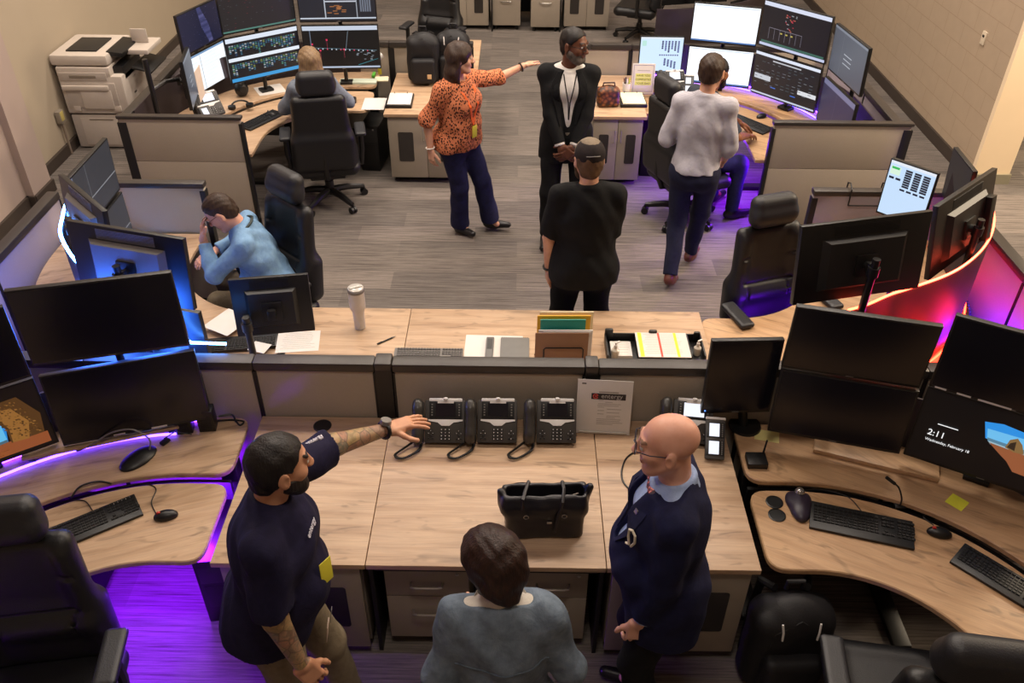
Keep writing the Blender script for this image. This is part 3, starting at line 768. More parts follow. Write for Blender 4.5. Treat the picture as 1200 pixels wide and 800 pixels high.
# ------------------------------------------------------------------ curved consoles
def console(label, cx, cy, s, d, mat, rb=1.57, led=None, glow=None, grp='curved dispatch consoles'):
    t = T('curved_console', label, 'desk', (cx, cy, 0), 0, grp)
    P = lambda pts: [(s*x, d*y) for x, y in pts]
    up = arc(0, 0, rb, 90, 0, 26)+[(rb, -.33)]
    inn = [(1.15, -.33)]+arc(0, 0, 1.15, 0, 90, 22)
    outer = [(-.2, rb)]+up
    poly = rounded([(-.2, rb)], 0)+up+inn+[(-.2, 1.15)]
    def rc(poly, first, last, rad):
        n = len(poly); r_ = [0]*n
        for i in (first, last): r_[i % n] = rad
        return rounded(poly, r_)
    MB().prism(P(rc(poly, 0, -1, .09)), .668, .70, .005).build('main_surface', mat, t)
    tr = [(-.2, 1.125)]+arc(0, 0, 1.125, 90, 0, 22)+[(1.125, -.33), (.64, -.33)]+arc(0, 0, .64, 0, 90, 18)+[(-.2, .64)]
    MB().prism(P(rc(tr, 0, -1, .10)), .632, .664, .005).build('keyboard_surface', mat, t)
    ch = MB()
    pth = P([(-.19, 1.16)]+arc(0, 0, 1.16, 90, 0, 20)+[(1.16, -.3)]); ch.strip(pth, .52, .64, .02)
    ch.build('apron', M_BLK, t)
    for a in (97, 58, 25, -12):
        x, y = 1.28*math.cos(R(a)), 1.28*math.sin(R(a)); mb = MB(); mb.box((s*x, d*y, .33), (.085, .085, .66), .006); mb.box((s*x*.86, d*y*.86, .02), (.5 if a < 45 else .09, .09 if a < 45 else .5, .035), .008)
        mb.build('leg', M_BLK2, t)
    if glow: MB().tube([(x, y, .712) for x, y in P(arc(0, 0, 1.43, 84, 6, 26))], .007, 6).build('desk_light_strip', glow, t)
    if led: MB().tube([(x, y, .655) for x, y in P(arc(0, 0, rb-.06, 88, 2, 30))], .006, 6).build('light_strip', led, t)
    return t
PUR = em('7a2cff', 2.2)
CN = dict(NL=(-1.6, 1.87), NR=(1.35, 1.87), ML=(-1.6, 5.1), MR=(1.35, 5.1), FL=(-1.6, 7.1), FR=(1.35, 7.1))
console('curved oak console at lower left, with beach wallpaper monitor', *CN['NL'], -1, 1, W_L, led=PUR, glow=em('5a3cff', 14.))
console('curved oak console at lower right, with yellow note and lock screen', *CN['NR'], 1, 1, W_R)
console('curved console on the left with the blue glowing arc', *CN['ML'], -1, -1, W_L); console('curved console on the right with the red glowing arc', *CN['MR'], 1, -1, W_R, led=PUR)
console('curved console at far left where the blond woman sits', *CN['FL'], -1, 1, W_L); console('curved console at far right where the seated man types', *CN['FR'], 1, 1, W_R, led=PUR, glow=em('5a46ff', 12.))
console('dark curved console beyond the far right divider', 1.35, 10.36, 1, -1, W_R)
# curved back screens with their light arcs
def screen_arc(label, path, mat, ledmat, z0=.70, z1=1.27, vent=True, r=.0065, base=None):
    t = T('curved_screen', label, 'screen panel', (0, 0, 0), 0, 'curved light screens around the consoles')
    MB().strip(path, z0, z1, .012).build('panel', mat, t)
    if ledmat: MB().tube([(x, y, z1+.004) for x, y in path], r, 8).build('light_strip', ledmat, t)
    if base:
        sg = base[1]; q = []
        for i in range(len(path)):
            a = Vector(path[max(i-1, 0)]); b = Vector(path[min(i+1, len(path)-1)]); d = (b-a).normalized(); q.append((path[i][0]+d.y*sg, path[i][1]-d.x*sg, z0+.012))
        MB().tube(q, .006, 6).build('base_strip', base[0], t)
    if vent:
        P = path; n = len(P); out = []
        for i in range(n):
            a = Vector(P[max(i-1, 0)]); b = Vector(P[min(i+1, n-1)]); q = (b-a).normalized(); out.append(Vector(P[i])+Vector((q.y, -q.x))*(.05 if P[-1][0] > 0 else -.05))
        mb = MB().strip([tuple(q) for q in out], .35, .655, .03)
        L = 0
        for i in range(n-1):
            a, b = out[i], out[i+1]; k = max(1, int((b-a).length/.022)); q = (b-a).normalized(); nn = Vector((q.y, -q.x))*(1 if P[-1][0] > 0 else -1)
            for j in range(k):
                c = a+(b-a)*(j+.5)/k+nn*.02; mb.box((0, 0, .50), (.009, .02, .29), 0, Matrix.Translation((c.x, c.y, 0))@Matrix.Rotation(math.atan2(q.y, q.x), 4, 'Z'))
        mb.build('vent_grille', M_DK, t)
    return t
def smooth2(pts, n=8):
    out = []; P = [Vector(p) for p in pts]
    for i in range(len(P)-1):
        a, b, c, d = P[max(i-1, 0)], P[i], P[i+1], P[min(i+2, len(P)-1)]
        for j in range(n):
            u = j/n; out.append(tuple(.5*((2*b)+(c-a)*u+(2*a-5*b+4*c-d)*u*u+(3*b-3*c+d-a)*u**3)))
    return out+[tuple(P[-1])]
# ------------------------------------------------------------------ light screens
LED_R = em('ff4a30', 15.); LED_B = em('4f94ff', 45.); LED_R2 = em('ff2010', 45.); LED_P = em('6a30ff', 22.)
def acrylic(name, col):
    t = NT(name); tr = t.n('BsdfTranslucent'); tr.inputs['Color'].default_value = lin(col)
    mx = t.n('MixShader'); mx.inputs[0].default_value = .45
    f = t.noise(t.coord(), 6, 3); t.base(t.ramp(f, [(.3, '3c3438'), (.7, '4a4246')])); t.p(Roughness=.42)
    t.l(t.b.outputs[0], mx.inputs[1]); t.l(tr.outputs[0], mx.inputs[2])
    t.l(mx.outputs[0], t.t.nodes['Material Output'].inputs['Surface']); return t.m
M_ACR = acrylic('smoked_screen', '6a6064')
pr_ = smooth2([(1.66, 3.59), (1.77, 3.64), (1.92, 3.735), (2.03, 3.79), (2.27, 3.92), (2.44, 4.05), (2.61, 4.23), (2.75, 4.44), (2.85, 4.68), (2.88, 4.95), (2.88, 5.3)])
pl_ = smooth2([(-1.90, 3.60), (-2.02, 3.70), (-2.16, 3.80), (-2.25, 3.86), (-2.36, 3.96), (-2.48, 4.11), (-2.58, 4.27), (-2.64, 4.44), (-2.69, 4.62), (-2.73, 4.95), (-2.73, 5.3)])
screen_arc('curved screen edged by a red glowing light strip', pr_, M_ACR, LED_R, .70, 1.33, base=(LED_R2, .025)); screen_arc('curved screen edged by a blue white glowing light strip', pl_, M_ACR, LED_B, .70, 1.33, r=.009, base=(LED_B, .03))
for c, s, w in (('NL', -1, 'low curved screen behind the lower left monitors'), ('NR', 1, 'low curved screen behind the lower right monitors'), ('FL', -1, 'low curved screen behind the far left map monitors'), ('FR', 1, 'low curved screen behind the far right white monitors')):
    cx, cy = CN[c]; pts = [(cx+s*x, cy+y) for x, y in [(.0, 1.556)]+arc(0, 0, 1.556, 88, 2, 20)+[(1.556, -.3)]]
    screen_arc(w, pts, M_ACR, None, .70, 1.02, False, base=(LED_P, .03*s) if c in ('NL', 'FR') else None)
MB().tube([(-1.90, 3.60, 1.334), (-1.80, 3.588, 1.25), (-1.72, 3.582, 1.13), (-1.68, 3.58, 1.085), (-1.50, 3.578, 1.082)], .007, 8).build('light_strip_end', LED_B, [o for o in bpy.data.objects if o.get('label', '').startswith('curved screen edged by a blue')][0])
# ------------------------------------------------------------------ monitors
def content(kind, w, h, r_):
    L = []; B = lambda x0, y0, x1, y1, c, st=1.: L.append(([(x0, y0), (x1, y0), (x1, y1), (x0, y1)], c, st))
    if kind == 'white': B(0, 0, 1, 1, 'f4f8ff', 1.35); B(.02, .02, .98, .05, 'c9d6e8', 1.1); B(.0, .96, 1, 1, '5a86c8', .8)
    elif kind == 'doc':
        B(0, 0, 1, 1, 'eef3f8', 1.15); B(.33, .06, .34, 1, '9aa4ae', .9); B(0, 0, 1, .05, '7fa2c9', .9)
        for i in range(9): B(.04, .12+i*.09, .16+.12*r_.random(), .125+i*.09, 'b8c2cc', .9); B(.40, .12+i*.09, .6+.3*r_.random(), .125+i*.09, 'c4ccd4', .9)
    elif kind == 'galaxy':
        B(0, 0, 1, 1, '20264a', .55)
        for i in range(14):
            a = i/14; x = .52+a*.16; ww = .09*(1-abs(a-.5)); B(x-ww, a*.95, x+ww, a*.95+.08, ['3b4276', '4a5088', '565a94', '6a6ba4'][r_.randrange(4)], .6)
        for i in range(50): x, y = r_.random(), r_.random(); B(x, y, x+.006, y+.009, 'aab2e0', .6)
    elif kind == 'map':
        B(0, 0, 1, 1, '05070c', .6); B(0, 0, 1, .10, 'cfd9ea', .9); B(0, .96, 1, 1, 'c3d0e6', .8); B(.09, .1, .10, 1, '8fa0b8', .5)
        L.append(([(.1, .50), (.97, .58), (.97, .586), (.1, .506)], '7fb3c8', .7)); L.append(([(.55, .58), (.60, .12), (.607, .12), (.557, .58)], '8a9aa8', .6)); L.append(([(.7, .93), (.98, .78), (.98, .79), (.705, .94)], '3fa0b0', .7))
        for i in range(14): x = .12+.06*i; B(x, .5+.09*x, x+.014, .53+.09*x, 'c8d4e0' if i % 3 else 'e04060', .9)
        for x, y in ((.3, .3), (.1, .4), (.52, .53), (.2, .55)): B(x, y, x+.022, y+.04, 'e0305a', 1.); B(x+.008, y, x+.012, y+.22, 'b8405a', .7)
        for i in range(16): x, y = .62+.3*r_.random(), .6+.2*r_.random(); B(x, y, x+.03, y+.01, 'aeb9c4', .7)
    elif kind == 'dark':
        B(0, 0, 1, 1, '2a292c', .55); B(0, .965, 1, 1, '5f9a8e', .6)
        for i in range(40): x, y = r_.random(), r_.random(); B(x, y, x+.02, y+.006, ['6b6a70', '8a3040', '58727a'][i % 3], .7)
        B(.52, .1, .53, .2, 'c04058', .8)
    elif kind == 'table':
        B(0, 0, 1, 1, '10151f', .6); B(0, 0, 1, .10, 'dfe8f5', 1.); B(0, .45, 1, .53, 'e6eef8', 1.); B(0, .92, 1, 1, '3aa0e0', .9)
        for blk in (.13, .56):
            for i in range(26):
                x = .03+i*.036
                for j in range(int(3+r_.random()*7)): B(x, blk+.03+j*.032, x+.026, blk+.05+j*.032, ['3f6e86', '4a87a8', '8d9a5a', '5aa08a', 'c8d0d8', '2f4f7a'][r_.randrange(6)], .7)
    elif kind == 'panels':
        B(0, 0, 1, 1, '2c2e38', .55); B(.0, .93, 1, .96, 'cdd6e4', .9); B(.33, 0, .345, .93, 'c5ccd8', .8); B(.345, .55, .75, .58, 'd5dbe6', .8); B(.75, 0, .76, .93, 'c5ccd8', .7)
        for i in range(12): x = .36+.3*r_.random(); B(x, .65+.02*i % .2, x+.06, .67+.02*i % .2, 'b07040', .8)
        for i in range(5): B(.8+.03*i, .1, .82+.03*i, .8, '8d95a6', .6)
    elif kind == 'schem':
        B(0, 0, 1, 1, '1b1b26', .6); B(0, 0, 1, .09, 'd8def2', 1.); B(0, .94, 1, 1, 'c8d0ee', .95); B(.02, .88, .98, .93, '4f8a7a', .5)
        B(.12, .56, .62, .57, '9a94a4', .7)
        for i in range(7): x = .12+.083*i; B(x, .56, x+.006, .82, '8f8a9a', .6)
        for i in range(26): x, y = .34+.16*r_.random(), .15+.4*r_.random(); B(x, y, x+.018, y+.02, ['c03a50', '9aa0a8', 'd0705a'][i % 3], .8)
        for x in (.3, .38, .46): B(x, .62, x+.03, .65, 'cfc060', .8)
    elif kind == 'list':
        B(0, 0, 1, 1, '24252c', .6); B(0, 0, 1, .07, 'dfe6f6', 1.); B(.28, .12, .72, .15, 'c8cbd2', .9); B(.02, .52, .28, .64, 'cfd4dd', .9); B(.72, .62, 1, .72, 'e2e4ea', .95); B(0, .96, 1, 1, 'cdd6ea', .9)
        for i in range(11):
            for j in range(8): 
                if r_.random() < .6: B(.03+i*.085, .2+j*.075, .06+i*.085+.03*r_.random(), .212+j*.075, ['7f8690', '5a6a74', '8f949c'][r_.randrange(3)], .7)
        B(.3, .75, .38, .77, '4a7ae0', .9); B(.62, .8, .7, .82, '4a7ae0', .9)
    elif kind == 'ctc':
        B(0, 0, 1, 1, 'cfe6fb', 1.1); B(0, 0, 1, .05, 'e6eef6', 1.); B(.04, .10, .14, .26, 'bfeadf', 1.)
        for i in range(6):
            for j in range(5+i % 3): x = .50+.075*i; B(x, .10+.05*j, x+.042, .142+.05*j, ['20246a', '5560a8'][i % 2], .8)
        for i in range(9): B(.46+.052*i, .50, .49+.052*i, .54, '3a3f88', .8)
        for i in range(4):
            for j in range(4): x = .58+.08*i; B(x, .62+.055*j+.03*i, x+.045, .665+.055*j+.03*i, '353a86', .8)
        for j in range(3): B(.02, .80+.055*j, .07, .845+.055*j, '2f358c', .8); B(.09, .80+.055*j, .14, .845+.055*j, '5560a8', .8)
    elif kind == 'ctcp':
        B(0, 0, 1, 1, 'c3dcf8', 1.05); B(0, 0, 1, .05, 'e6ecf6', 1.); B(.03, .09, .25, .24, 'd9f2dc', 1.); B(.05, .10, .22, .14, '35c060', .9)
        for i in range(3):
            for j in range(8): x = .36+.2*i; B(x, .09+.042*j, x+.15, .125+.042*j, '10142c', .7)
        for i in range(6): B(.04+.15*i, .45 if i > 1 else .28, .15+.15*i, .485 if i > 1 else .32, '161a34', .7)
    elif kind == 'glare':
        B(0, 0, 1, 1, '6d7280', .5); B(0, 0, 1, .05, '9aa0ae', .6); B(.3, .05, .305, 1, '9296a2', .5)
        for i in range(3): B(.38, .45+.1*i, .62, .47+.1*i, 'c9ced8', .7)
    elif kind == 'dusk':
        B(0, 0, 1, 1, '3b3a66', .5); B(0, 0, 1, .12, '8f90b8', .6); B(.45, .12, .455, 1, '7a7aa0', .4)
    elif kind == 'desk_l':
        B(0, 0, 1, 1, '4c4e57', .45); B(0, 0, .06, 1, '8f97b5', .5); B(.35, 0, .36, 1, '82848c', .5); B(.0, .62, 1, .64, 'a9abb2', .6)
    elif kind == 'beach_l':
        B(0, 0, 1, 1, '140c08', .6)
        L.append(([(0, .08), (.30, .10), (.52, .18), (.66, .36), (.72, .58), (.70, .78), (0, .86)], '1d86d8', 1.)); L.append(([(0, .45), (.70, .5), (.70, .78), (0, .86)], '5fb8e6', 1.))
        L.append(([(.30, .46), (.42, .43), (.50, .49), (.40, .52)], 'c8e4f4', 1.)); L.append(([(0, .80), (.70, .73), (.70, .78), (0, .86)], '4d6f80', .8))
        L.append(([(0, .86), (.70, .77), (.97, .80), (.97, .97), (0, .97)], '94502c', .9)); L.append(([(.54, .18), (.86, .16), (.97, .50), (.95, .80), (.72, .80), (.72, .58), (.66, .36)], '5a3a1a', .8))
        L.append(([(.62, .26), (.80, .30), (.88, .56), (.84, .82), (.73, .80), (.74, .58), (.70, .40)], '9a6830', .85)); B(0, .97, 1, 1, '0a0a0c', .5)
        for i in range(150):
            v_ = r_.random(); x, y = .64+.10*v_+.20*r_.random(), .20+.56*v_; q = .006+.010*r_.random(); L.append(([(x, y), (x+q, y+q*.5), (x+q*1.3, y+q*1.8), (x+q*.2, y+q*1.6)], ['4a3016', '6f4a22', '8a5e2c', 'a06e36'][i % 4], .75))
        for i in range(40): x, y = .05+.6*r_.random(), .87+.08*r_.random(); B(x, y, x+.06, y+.008, ['a8602f', '7c4122'][i % 2], .8)
    elif kind == 'beach_r':
        B(0, 0, 1, 1, '06060a', .5)
        L.append(([(.39, .22), (.50, .18), (.64, .21), (.74, .185), (.88, .10), (1., .06), (1., .44), (.43, .44)], '2a8fe0', 1.)); L.append(([(.42, .30), (1., .28), (1., .46), (.44, .44)], '6cbcec', 1.))
        L.append(([(.84, .12), (.92, .10), (.97, .22), (.90, .20)], 'd8ecf8', 1.)); L.append(([(.44, .42), (1, .46), (1, .53), (.45, .47)], '5a86a0', .9)); L.append(([(.45, .46), (1, .52), (1, .56), (.47, .50)], '9fc0cc', .9))
        L.append(([(.46, .48), (1, .54), (1, .82), (.66, .78), (.60, .66), (.55, .60)], '9a5a38', .9)); L.append(([(.56, .48), (.57, .36), (.61, .31), (.65, .38), (.68, .50), (.62, .51)], '8a6a40', .9)); L.append(([(.57, .47), (.58, .40), (.61, .36), (.62, .49)], '3a2c20', .7))
        L.append(([(.78, .51), (.81, .38), (.87, .34), (.93, .37), (.96, .53), (.86, .55)], '96703e', .9)); L.append(([(.79, .50), (.83, .41), (.86, .40), (.85, .53)], '42301f', .7))
    return L
def monitor(label, w, h, loc, yaw, tilt, kind=None, group=None, scr=None, bmat=None, logo=True, seed=0, backbox=False, neck=True):
    t = T('monitor', label, 'monitor', loc, (-tilt, 0, yaw), group); b = .009
    MB().box((0, .006, 0), (w, .030, h), .004).build('casing', M_BLK, t)
    bk = MB(); pr = [(-w*.33, .021, -h*.36), (w*.33, .021, -h*.36), (w*.33, .021, h*.30), (-w*.33, .021, h*.30)]
    q = [(x*.86, .048, z*.86) for x, _, z in pr]; bk.add(pr+q, [(0, 1, 2, 3), (7, 6, 5, 4), (0, 4, 5, 1), (1, 5, 6, 2), (2, 6, 7, 3), (3, 7, 4, 0)])
    for i in range(9): bk.box((0, .0225, h*.33+.006*i), (w*.5, .004, .003))
    bk.build('back_cover', bmat or M_DK, t, smooth=0)
    if neck:
        mb = MB().box((0, .052, -.02), (.11, .012, .11), .003); mb.cyl((0, .055, -.02), (0, .085, -.02), .022); mb.box((0, .095, -.02), (.045, .03, .06), .006); mb.build('mount', M_BLK2, t)
    if backbox: MB().box((-w*.30, .062, -.03), (.06, .04, .26), .004).build('mini_pc', M_BLK, t)
    mats = []; mb = MB(); sw, sh = w-2*b, h-2*b-.006
    fx = lambda x: (x-.5)*sw; fz = lambda y: (.5-y)*sh+.003; y0 = -.0095
    if kind is None: mb.poly([(fx(0), y0, fz(1)), (fx(1), y0, fz(1)), (fx(1), y0, fz(0)), (fx(0), y0, fz(0))]); mats = [scr or M_SCR]
    else:
        for k, (pts, c, st) in enumerate(content(kind, w, h, random.Random(seed))):
            m = em(c, st)
            if m not in mats: mats.append(m)
            mb.poly([(fx(x), y0-.00012*min(k, 30), fz(y)) for x, y in pts][::-1], None, mats.index(m))
    mb.build('screen', mats, t, smooth=0, recalc=False)
    if logo: MB().box((0, -.0095, -h/2+.0075), (.035, .001, .004)).build('badge', M_GRAYP, t)
    t['bw'] = w; return t
def pole(label, x, y, z, arms, ln=.10, yaw=0, group='monitor poles'):
    t = T('monitor_pole', label, 'monitor stand', (x, y, .70), yaw, group)
    MB().box((0, 0, .012), (.12, .10, .024), .006).build('clamp_base', M_BLK2, t); MB().cyl((0, 0, .02), (0, 0, z-.70), .019).build('upright', M_BLK2, t)
    for k in arms:
        mb = MB(); mb.cyl((0, 0, k-.735), (0, 0, k-.685), .029); mb.box((0, -ln/2, k-.71), (.035, ln, .03), .006); mb.build('arm', M_BLK2, t)
def stack(x, y, yaw, w, h, zl, zu, lab, *a_, bmat=None, **k_): return stack_(x, y, yaw, w, h, zl, zu, lab, *a_, bmat=bmat, **k_)
def stack_(x, y, yaw, w, h, zl, zu, lab, kinds=(None, None), tl=.06, tu=.02, dl=0, lower=True, upper=True, scr=(None, None), grp=None, seed=0, bb=False, pl=True, po=.10, bmat=None):
    n = Vector((math.sin(yaw), -math.cos(yaw))); o = []
    if lower: o.append(monitor(lab[0], w, h, (x, y, zl), yaw, tl, kinds[0], grp, scr[0], seed=seed, bmat=bmat))
    if upper: o.append(monitor(lab[1], w, h, (x, y, zu), yaw, tu, kinds[1], grp, scr[1], seed=seed+1, backbox=bb, bmat=bmat))
    if pl: pole('black pole behind the '+lab[2], x-n.x*po, y-n.y*po, zu+.06, ([zl] if lower else [])+([zu] if upper else []), po-.06, yaw)
    return o
g1 = 'stacked monitors on the near left console'
def stickers(t, h, xs):
    for x, w in xs: MB().box((x, -.0098, -h/2+.009), (w, .0012, .009)).build('label_sticker', M_WHITE, t)
o = monitor('dark lower monitor over the near left console desk', .705, .412, (-1.907, 3.247, .992), .317, .098, None, g1); stickers(o, .412, ((-.09, .055), (.10, .075))); monitor('dark upper monitor of the near left stack, tallest at left', .705, .412, (-1.917, 3.255, 1.462), .248, .018, None, g1)
pole('black pole behind the near left dark monitors', -1.945, 3.355, 1.5, (.98, 1.45), .08, .28)
stack(-2.55, 2.97, .60, .66, .386, .985, 1.40, ('monitor with a beach and rock arch wallpaper at the left edge', 'dark monitor above the beach wallpaper at the left edge', 'beach wallpaper monitor'), ('beach_l', None), tl=.10, tu=.05, grp=g1)
g2 = 'stacked monitors on the near right console'
monitor('dark lower monitor over the near right console desk, above the pale sticky notes', .63, .369, (1.587, 3.203, 1.003), -.255, .11, None, g2); monitor('dark upper monitor of the near right stack, beside the small upright monitor', .63, .369, (1.588, 3.222, 1.380), -.236, -.058, None, g2)
pole('black pole behind the near right dark monitors', 1.625, 3.335, 1.42, (1.0, 1.37), .09, -.24)
o = stack(2.24, 2.98, -.50, .70, .405, 1.00, 1.42, ('monitor showing the 2:11 lock screen', 'dark monitor above the 2:11 lock screen', 'lock screen monitor'), ('beach_r', None), tl=.12, tu=.0, grp=g2)
stickers(o[1], .405, ((-.30, .05), (-.20, .06), (-.07, .14))); MT = em('ffffff', 1.)
fr = lambda x, z: frame((x, -.0145, z), (1, 0, 0), (0, -1, 0))
text('time_lettering', '2:11', .046, MT, o[0], fr(-.285, -.045)); text('date_lettering', 'Wednesday, February 18', .0195, MT, o[0], fr(-.285, -.078))
MB().box((-.21, -.0145, .025), (.09, .0006, .004)).build('notice_line', MT, o[0])
# small upright monitor
t = monitor('small dark upright monitor left of the near right stack', .355, .445, (1.125, 3.37, 1.075), .05, .05, None, None); MB().cyl((-.158, -.0088, -.205), (-.158, -.0105, -.205), .004, None, 10).build('power_light', em('4a78ff', 4.), t)
t = T('monitor_stand', 'round black stand under the small dark upright monitor', 'monitor stand', (1.215, 3.42, .70))
MB().cyl((0, 0, 0), (0, 0, .014), .085, .08, 28).build('round_base', M_BLK, t); MB().cyl((-.01, 0, .01), (-.075, .04, .40), .024, .020).build('neck', M_BLK, t)
# middle row, seen from behind
g3 = 'monitors of the middle consoles seen from behind'
stack(1.694, 3.70, .25+PI, .705, .41, 1.08, 1.575, ('a', 'large monitor back in front of the red arc, nearer the empty chair', 'dark monitor back beside the red arc'), tu=-.17, lower=False, grp=g3, po=.12)
stack(2.432, 4.238, .745+PI, .69, .42, 1.1, 1.48, ('a', 'large red lit monitor back inside the red arc', 'red lit monitor back'), tu=-.18, lower=False, grp=g3, po=.10, bb=True)
monitor('small upright monitor with a pale blue train list on the right', .32, .40, (2.556, 5.18, 1.175), -.80, .0, 'ctcp', g3, seed=3); pole('black pole behind the pale blue train list', 2.70, 5.32, 1.2, (1.16,), .1, -.8)
monitor('grey screen turned sideways past the pale blue train list', .37, .35, (2.88, 5.20, 1.24), -1.63, -.07, None, g3, M_SCR2); pole('black pole of the sideways grey screen', 3.0, 5.2, 1.2, (1.2,), .05, -1.6)
stack(-1.935, 3.72, -.26+PI, .66, .39, 1.05, 1.47, ('lower monitor back lit blue, half behind the near left stack', 'upper monitor back glowing blue in front of the man in the blue shirt', 'blue lit monitor backs'), tu=-.12, tl=-.0, grp=g3, po=.115, bmat=M_GRAYP)
stack(-2.38, 4.24, -.80+PI, .60, .36, 1.02, 1.42, ('lower monitor back deep inside the blue arc', 'upper monitor back edge on inside the blue arc', 'monitor backs inside the blue arc'), tu=-.10, tl=-.0, grp=g3, po=.10, bmat=M_GRAYP)
stack(-2.62, 4.86, 1.58, .60, .365, .95, 1.33, ('grey screen seen side on at far left, lower of two', 'grey screen seen side on at far left, upper of two', 'grey screens at far left'), ('desk_l', 'desk_l'), tl=.0, tu=-.03, grp=g3)
monitor('small monitor back on the middle counter left of the white tumbler', .42, .34, (-1.338, 3.93, 1.09), .17+PI, -.17, None, g3); pole('black pole holding the small monitor back on the middle counter', -1.44, 3.76, 1.12, (1.07,), .10, .3+PI)
# beyond the far divider
pts = [(1.35+x, 10.36-y) for x, y in [(.0, 1.54)]+arc(0, 0, 1.54, 88, 2, 20)+[(1.54, -.3)]]
screen_arc('dark curved screen beyond the far right divider, faintly red', pts, M_ACR, None, .70, 1.30, False, base=(em('ff2010', 2.), .03))
stack(1.75, 9.06, .25+PI, .705, .41, 1.05, 1.50, ('lower dark monitor back beyond the far right divider', 'upper dark monitor back beyond the far right divider', 'dark monitor backs beyond the far right divider'), grp=g3, po=.12)
stack(2.42, 9.51, .745+PI, .705, .41, 1.05, 1.50, ('lower dark monitor back behind the blank white screens', 'upper dark monitor back behind the blank white screens', 'dark monitor backs behind the blank white screens'), grp=g3, po=.12)
# far row
g4 = 'monitors of the far left console'
stack(-2.37, 8.04, .655, .715, .418, 1.075, 1.52, ('far left monitor with two rows of colour coded tables', 'dark far left monitor above the colour coded tables', 'table monitors at far left'), ('table', 'dark'), tl=.0, tu=.0, grp=g4, seed=11)
stack(-1.683, 8.24, .082, .713, .417, 1.084, 1.528, ('far left monitor with the black track map', 'far left monitor above the black track map', 'track map monitors'), ('map', 'panels'), tl=.0, tu=.03, grp=g4, seed=15)
stack(-2.87, 7.91, 1.25, .60, .351, .99, 1.36, ('bright white document screen at far left', 'galaxy wallpaper monitor above the bright white document', 'galaxy monitor'), ('doc', 'galaxy'), tl=.03, tu=.02, grp=g4, seed=21)
monitor('narrow monitor turned edge on beside the printer', .40, .42, (-2.84, 7.33, 1.10), 1.75, 0, 'glare', g4, seed=4)
t = T('monitor_pole', 'tall black pole between printer and edge on monitor', 'monitor stand', (-3.07, 7.05, .0)); MB().cyl((0, 0, .0), (0, 0, 1.36), .022).build('upright', M_BLK2, t)
MB().tube([(0, 0, 1.10), (.08, .13, 1.13), (.14, .26, 1.10)], .018, 8).build('arm', M_BLK2, t); MB().box((0, 0, .01), (.2, .14, .02), .005).build('foot', M_BLK2, t)
g5 = 'monitors of the far right console'
monitor('small monitor with a pale blue track list at the far right console', .42, .34, (1.351, 8.30, 1.03), -.007, .04, 'ctc', g5, seed=2)
t = T('monitor_stand', 'stand under the pale blue track list monitor', 'monitor stand', (1.36, 8.34, .70)); MB().cyl((0, 0, 0), (0, 0, .012), .08).build('round_base', M_BLK, t); MB().cyl((0, .0, .01), (0, .0, .32), .02).build('neck', M_BLK, t)
stack(1.90, 8.20, -.28, .61, .357, .95, 1.345, ('lower blank white screen behind the walking man', 'upper blank white screen behind the walking man', 'blank white screens'), ('white', 'white'), tl=-.036, tu=-.02, grp=g5, seed=5)
stack(2.41, 7.74, -.848, .695, .407, .99, 1.43, ('dark list monitor at the far right, lower of its pair', 'schematic diagram monitor at the far right, upper of its pair', 'schematic monitors'), ('list', 'schem'), tl=-.06, tu=-.05, grp=g5, seed=6)
stack(2.70, 7.12, -1.47, .66, .39, .95, 1.40, ('purple tinted screen seen sideways, lower of its pair', 'grey glaring screen seen sideways, upper of its pair', 'sideways far right screens'), ('dusk', 'glare'), tl=0, tu=-.04, grp=g5, seed=8)
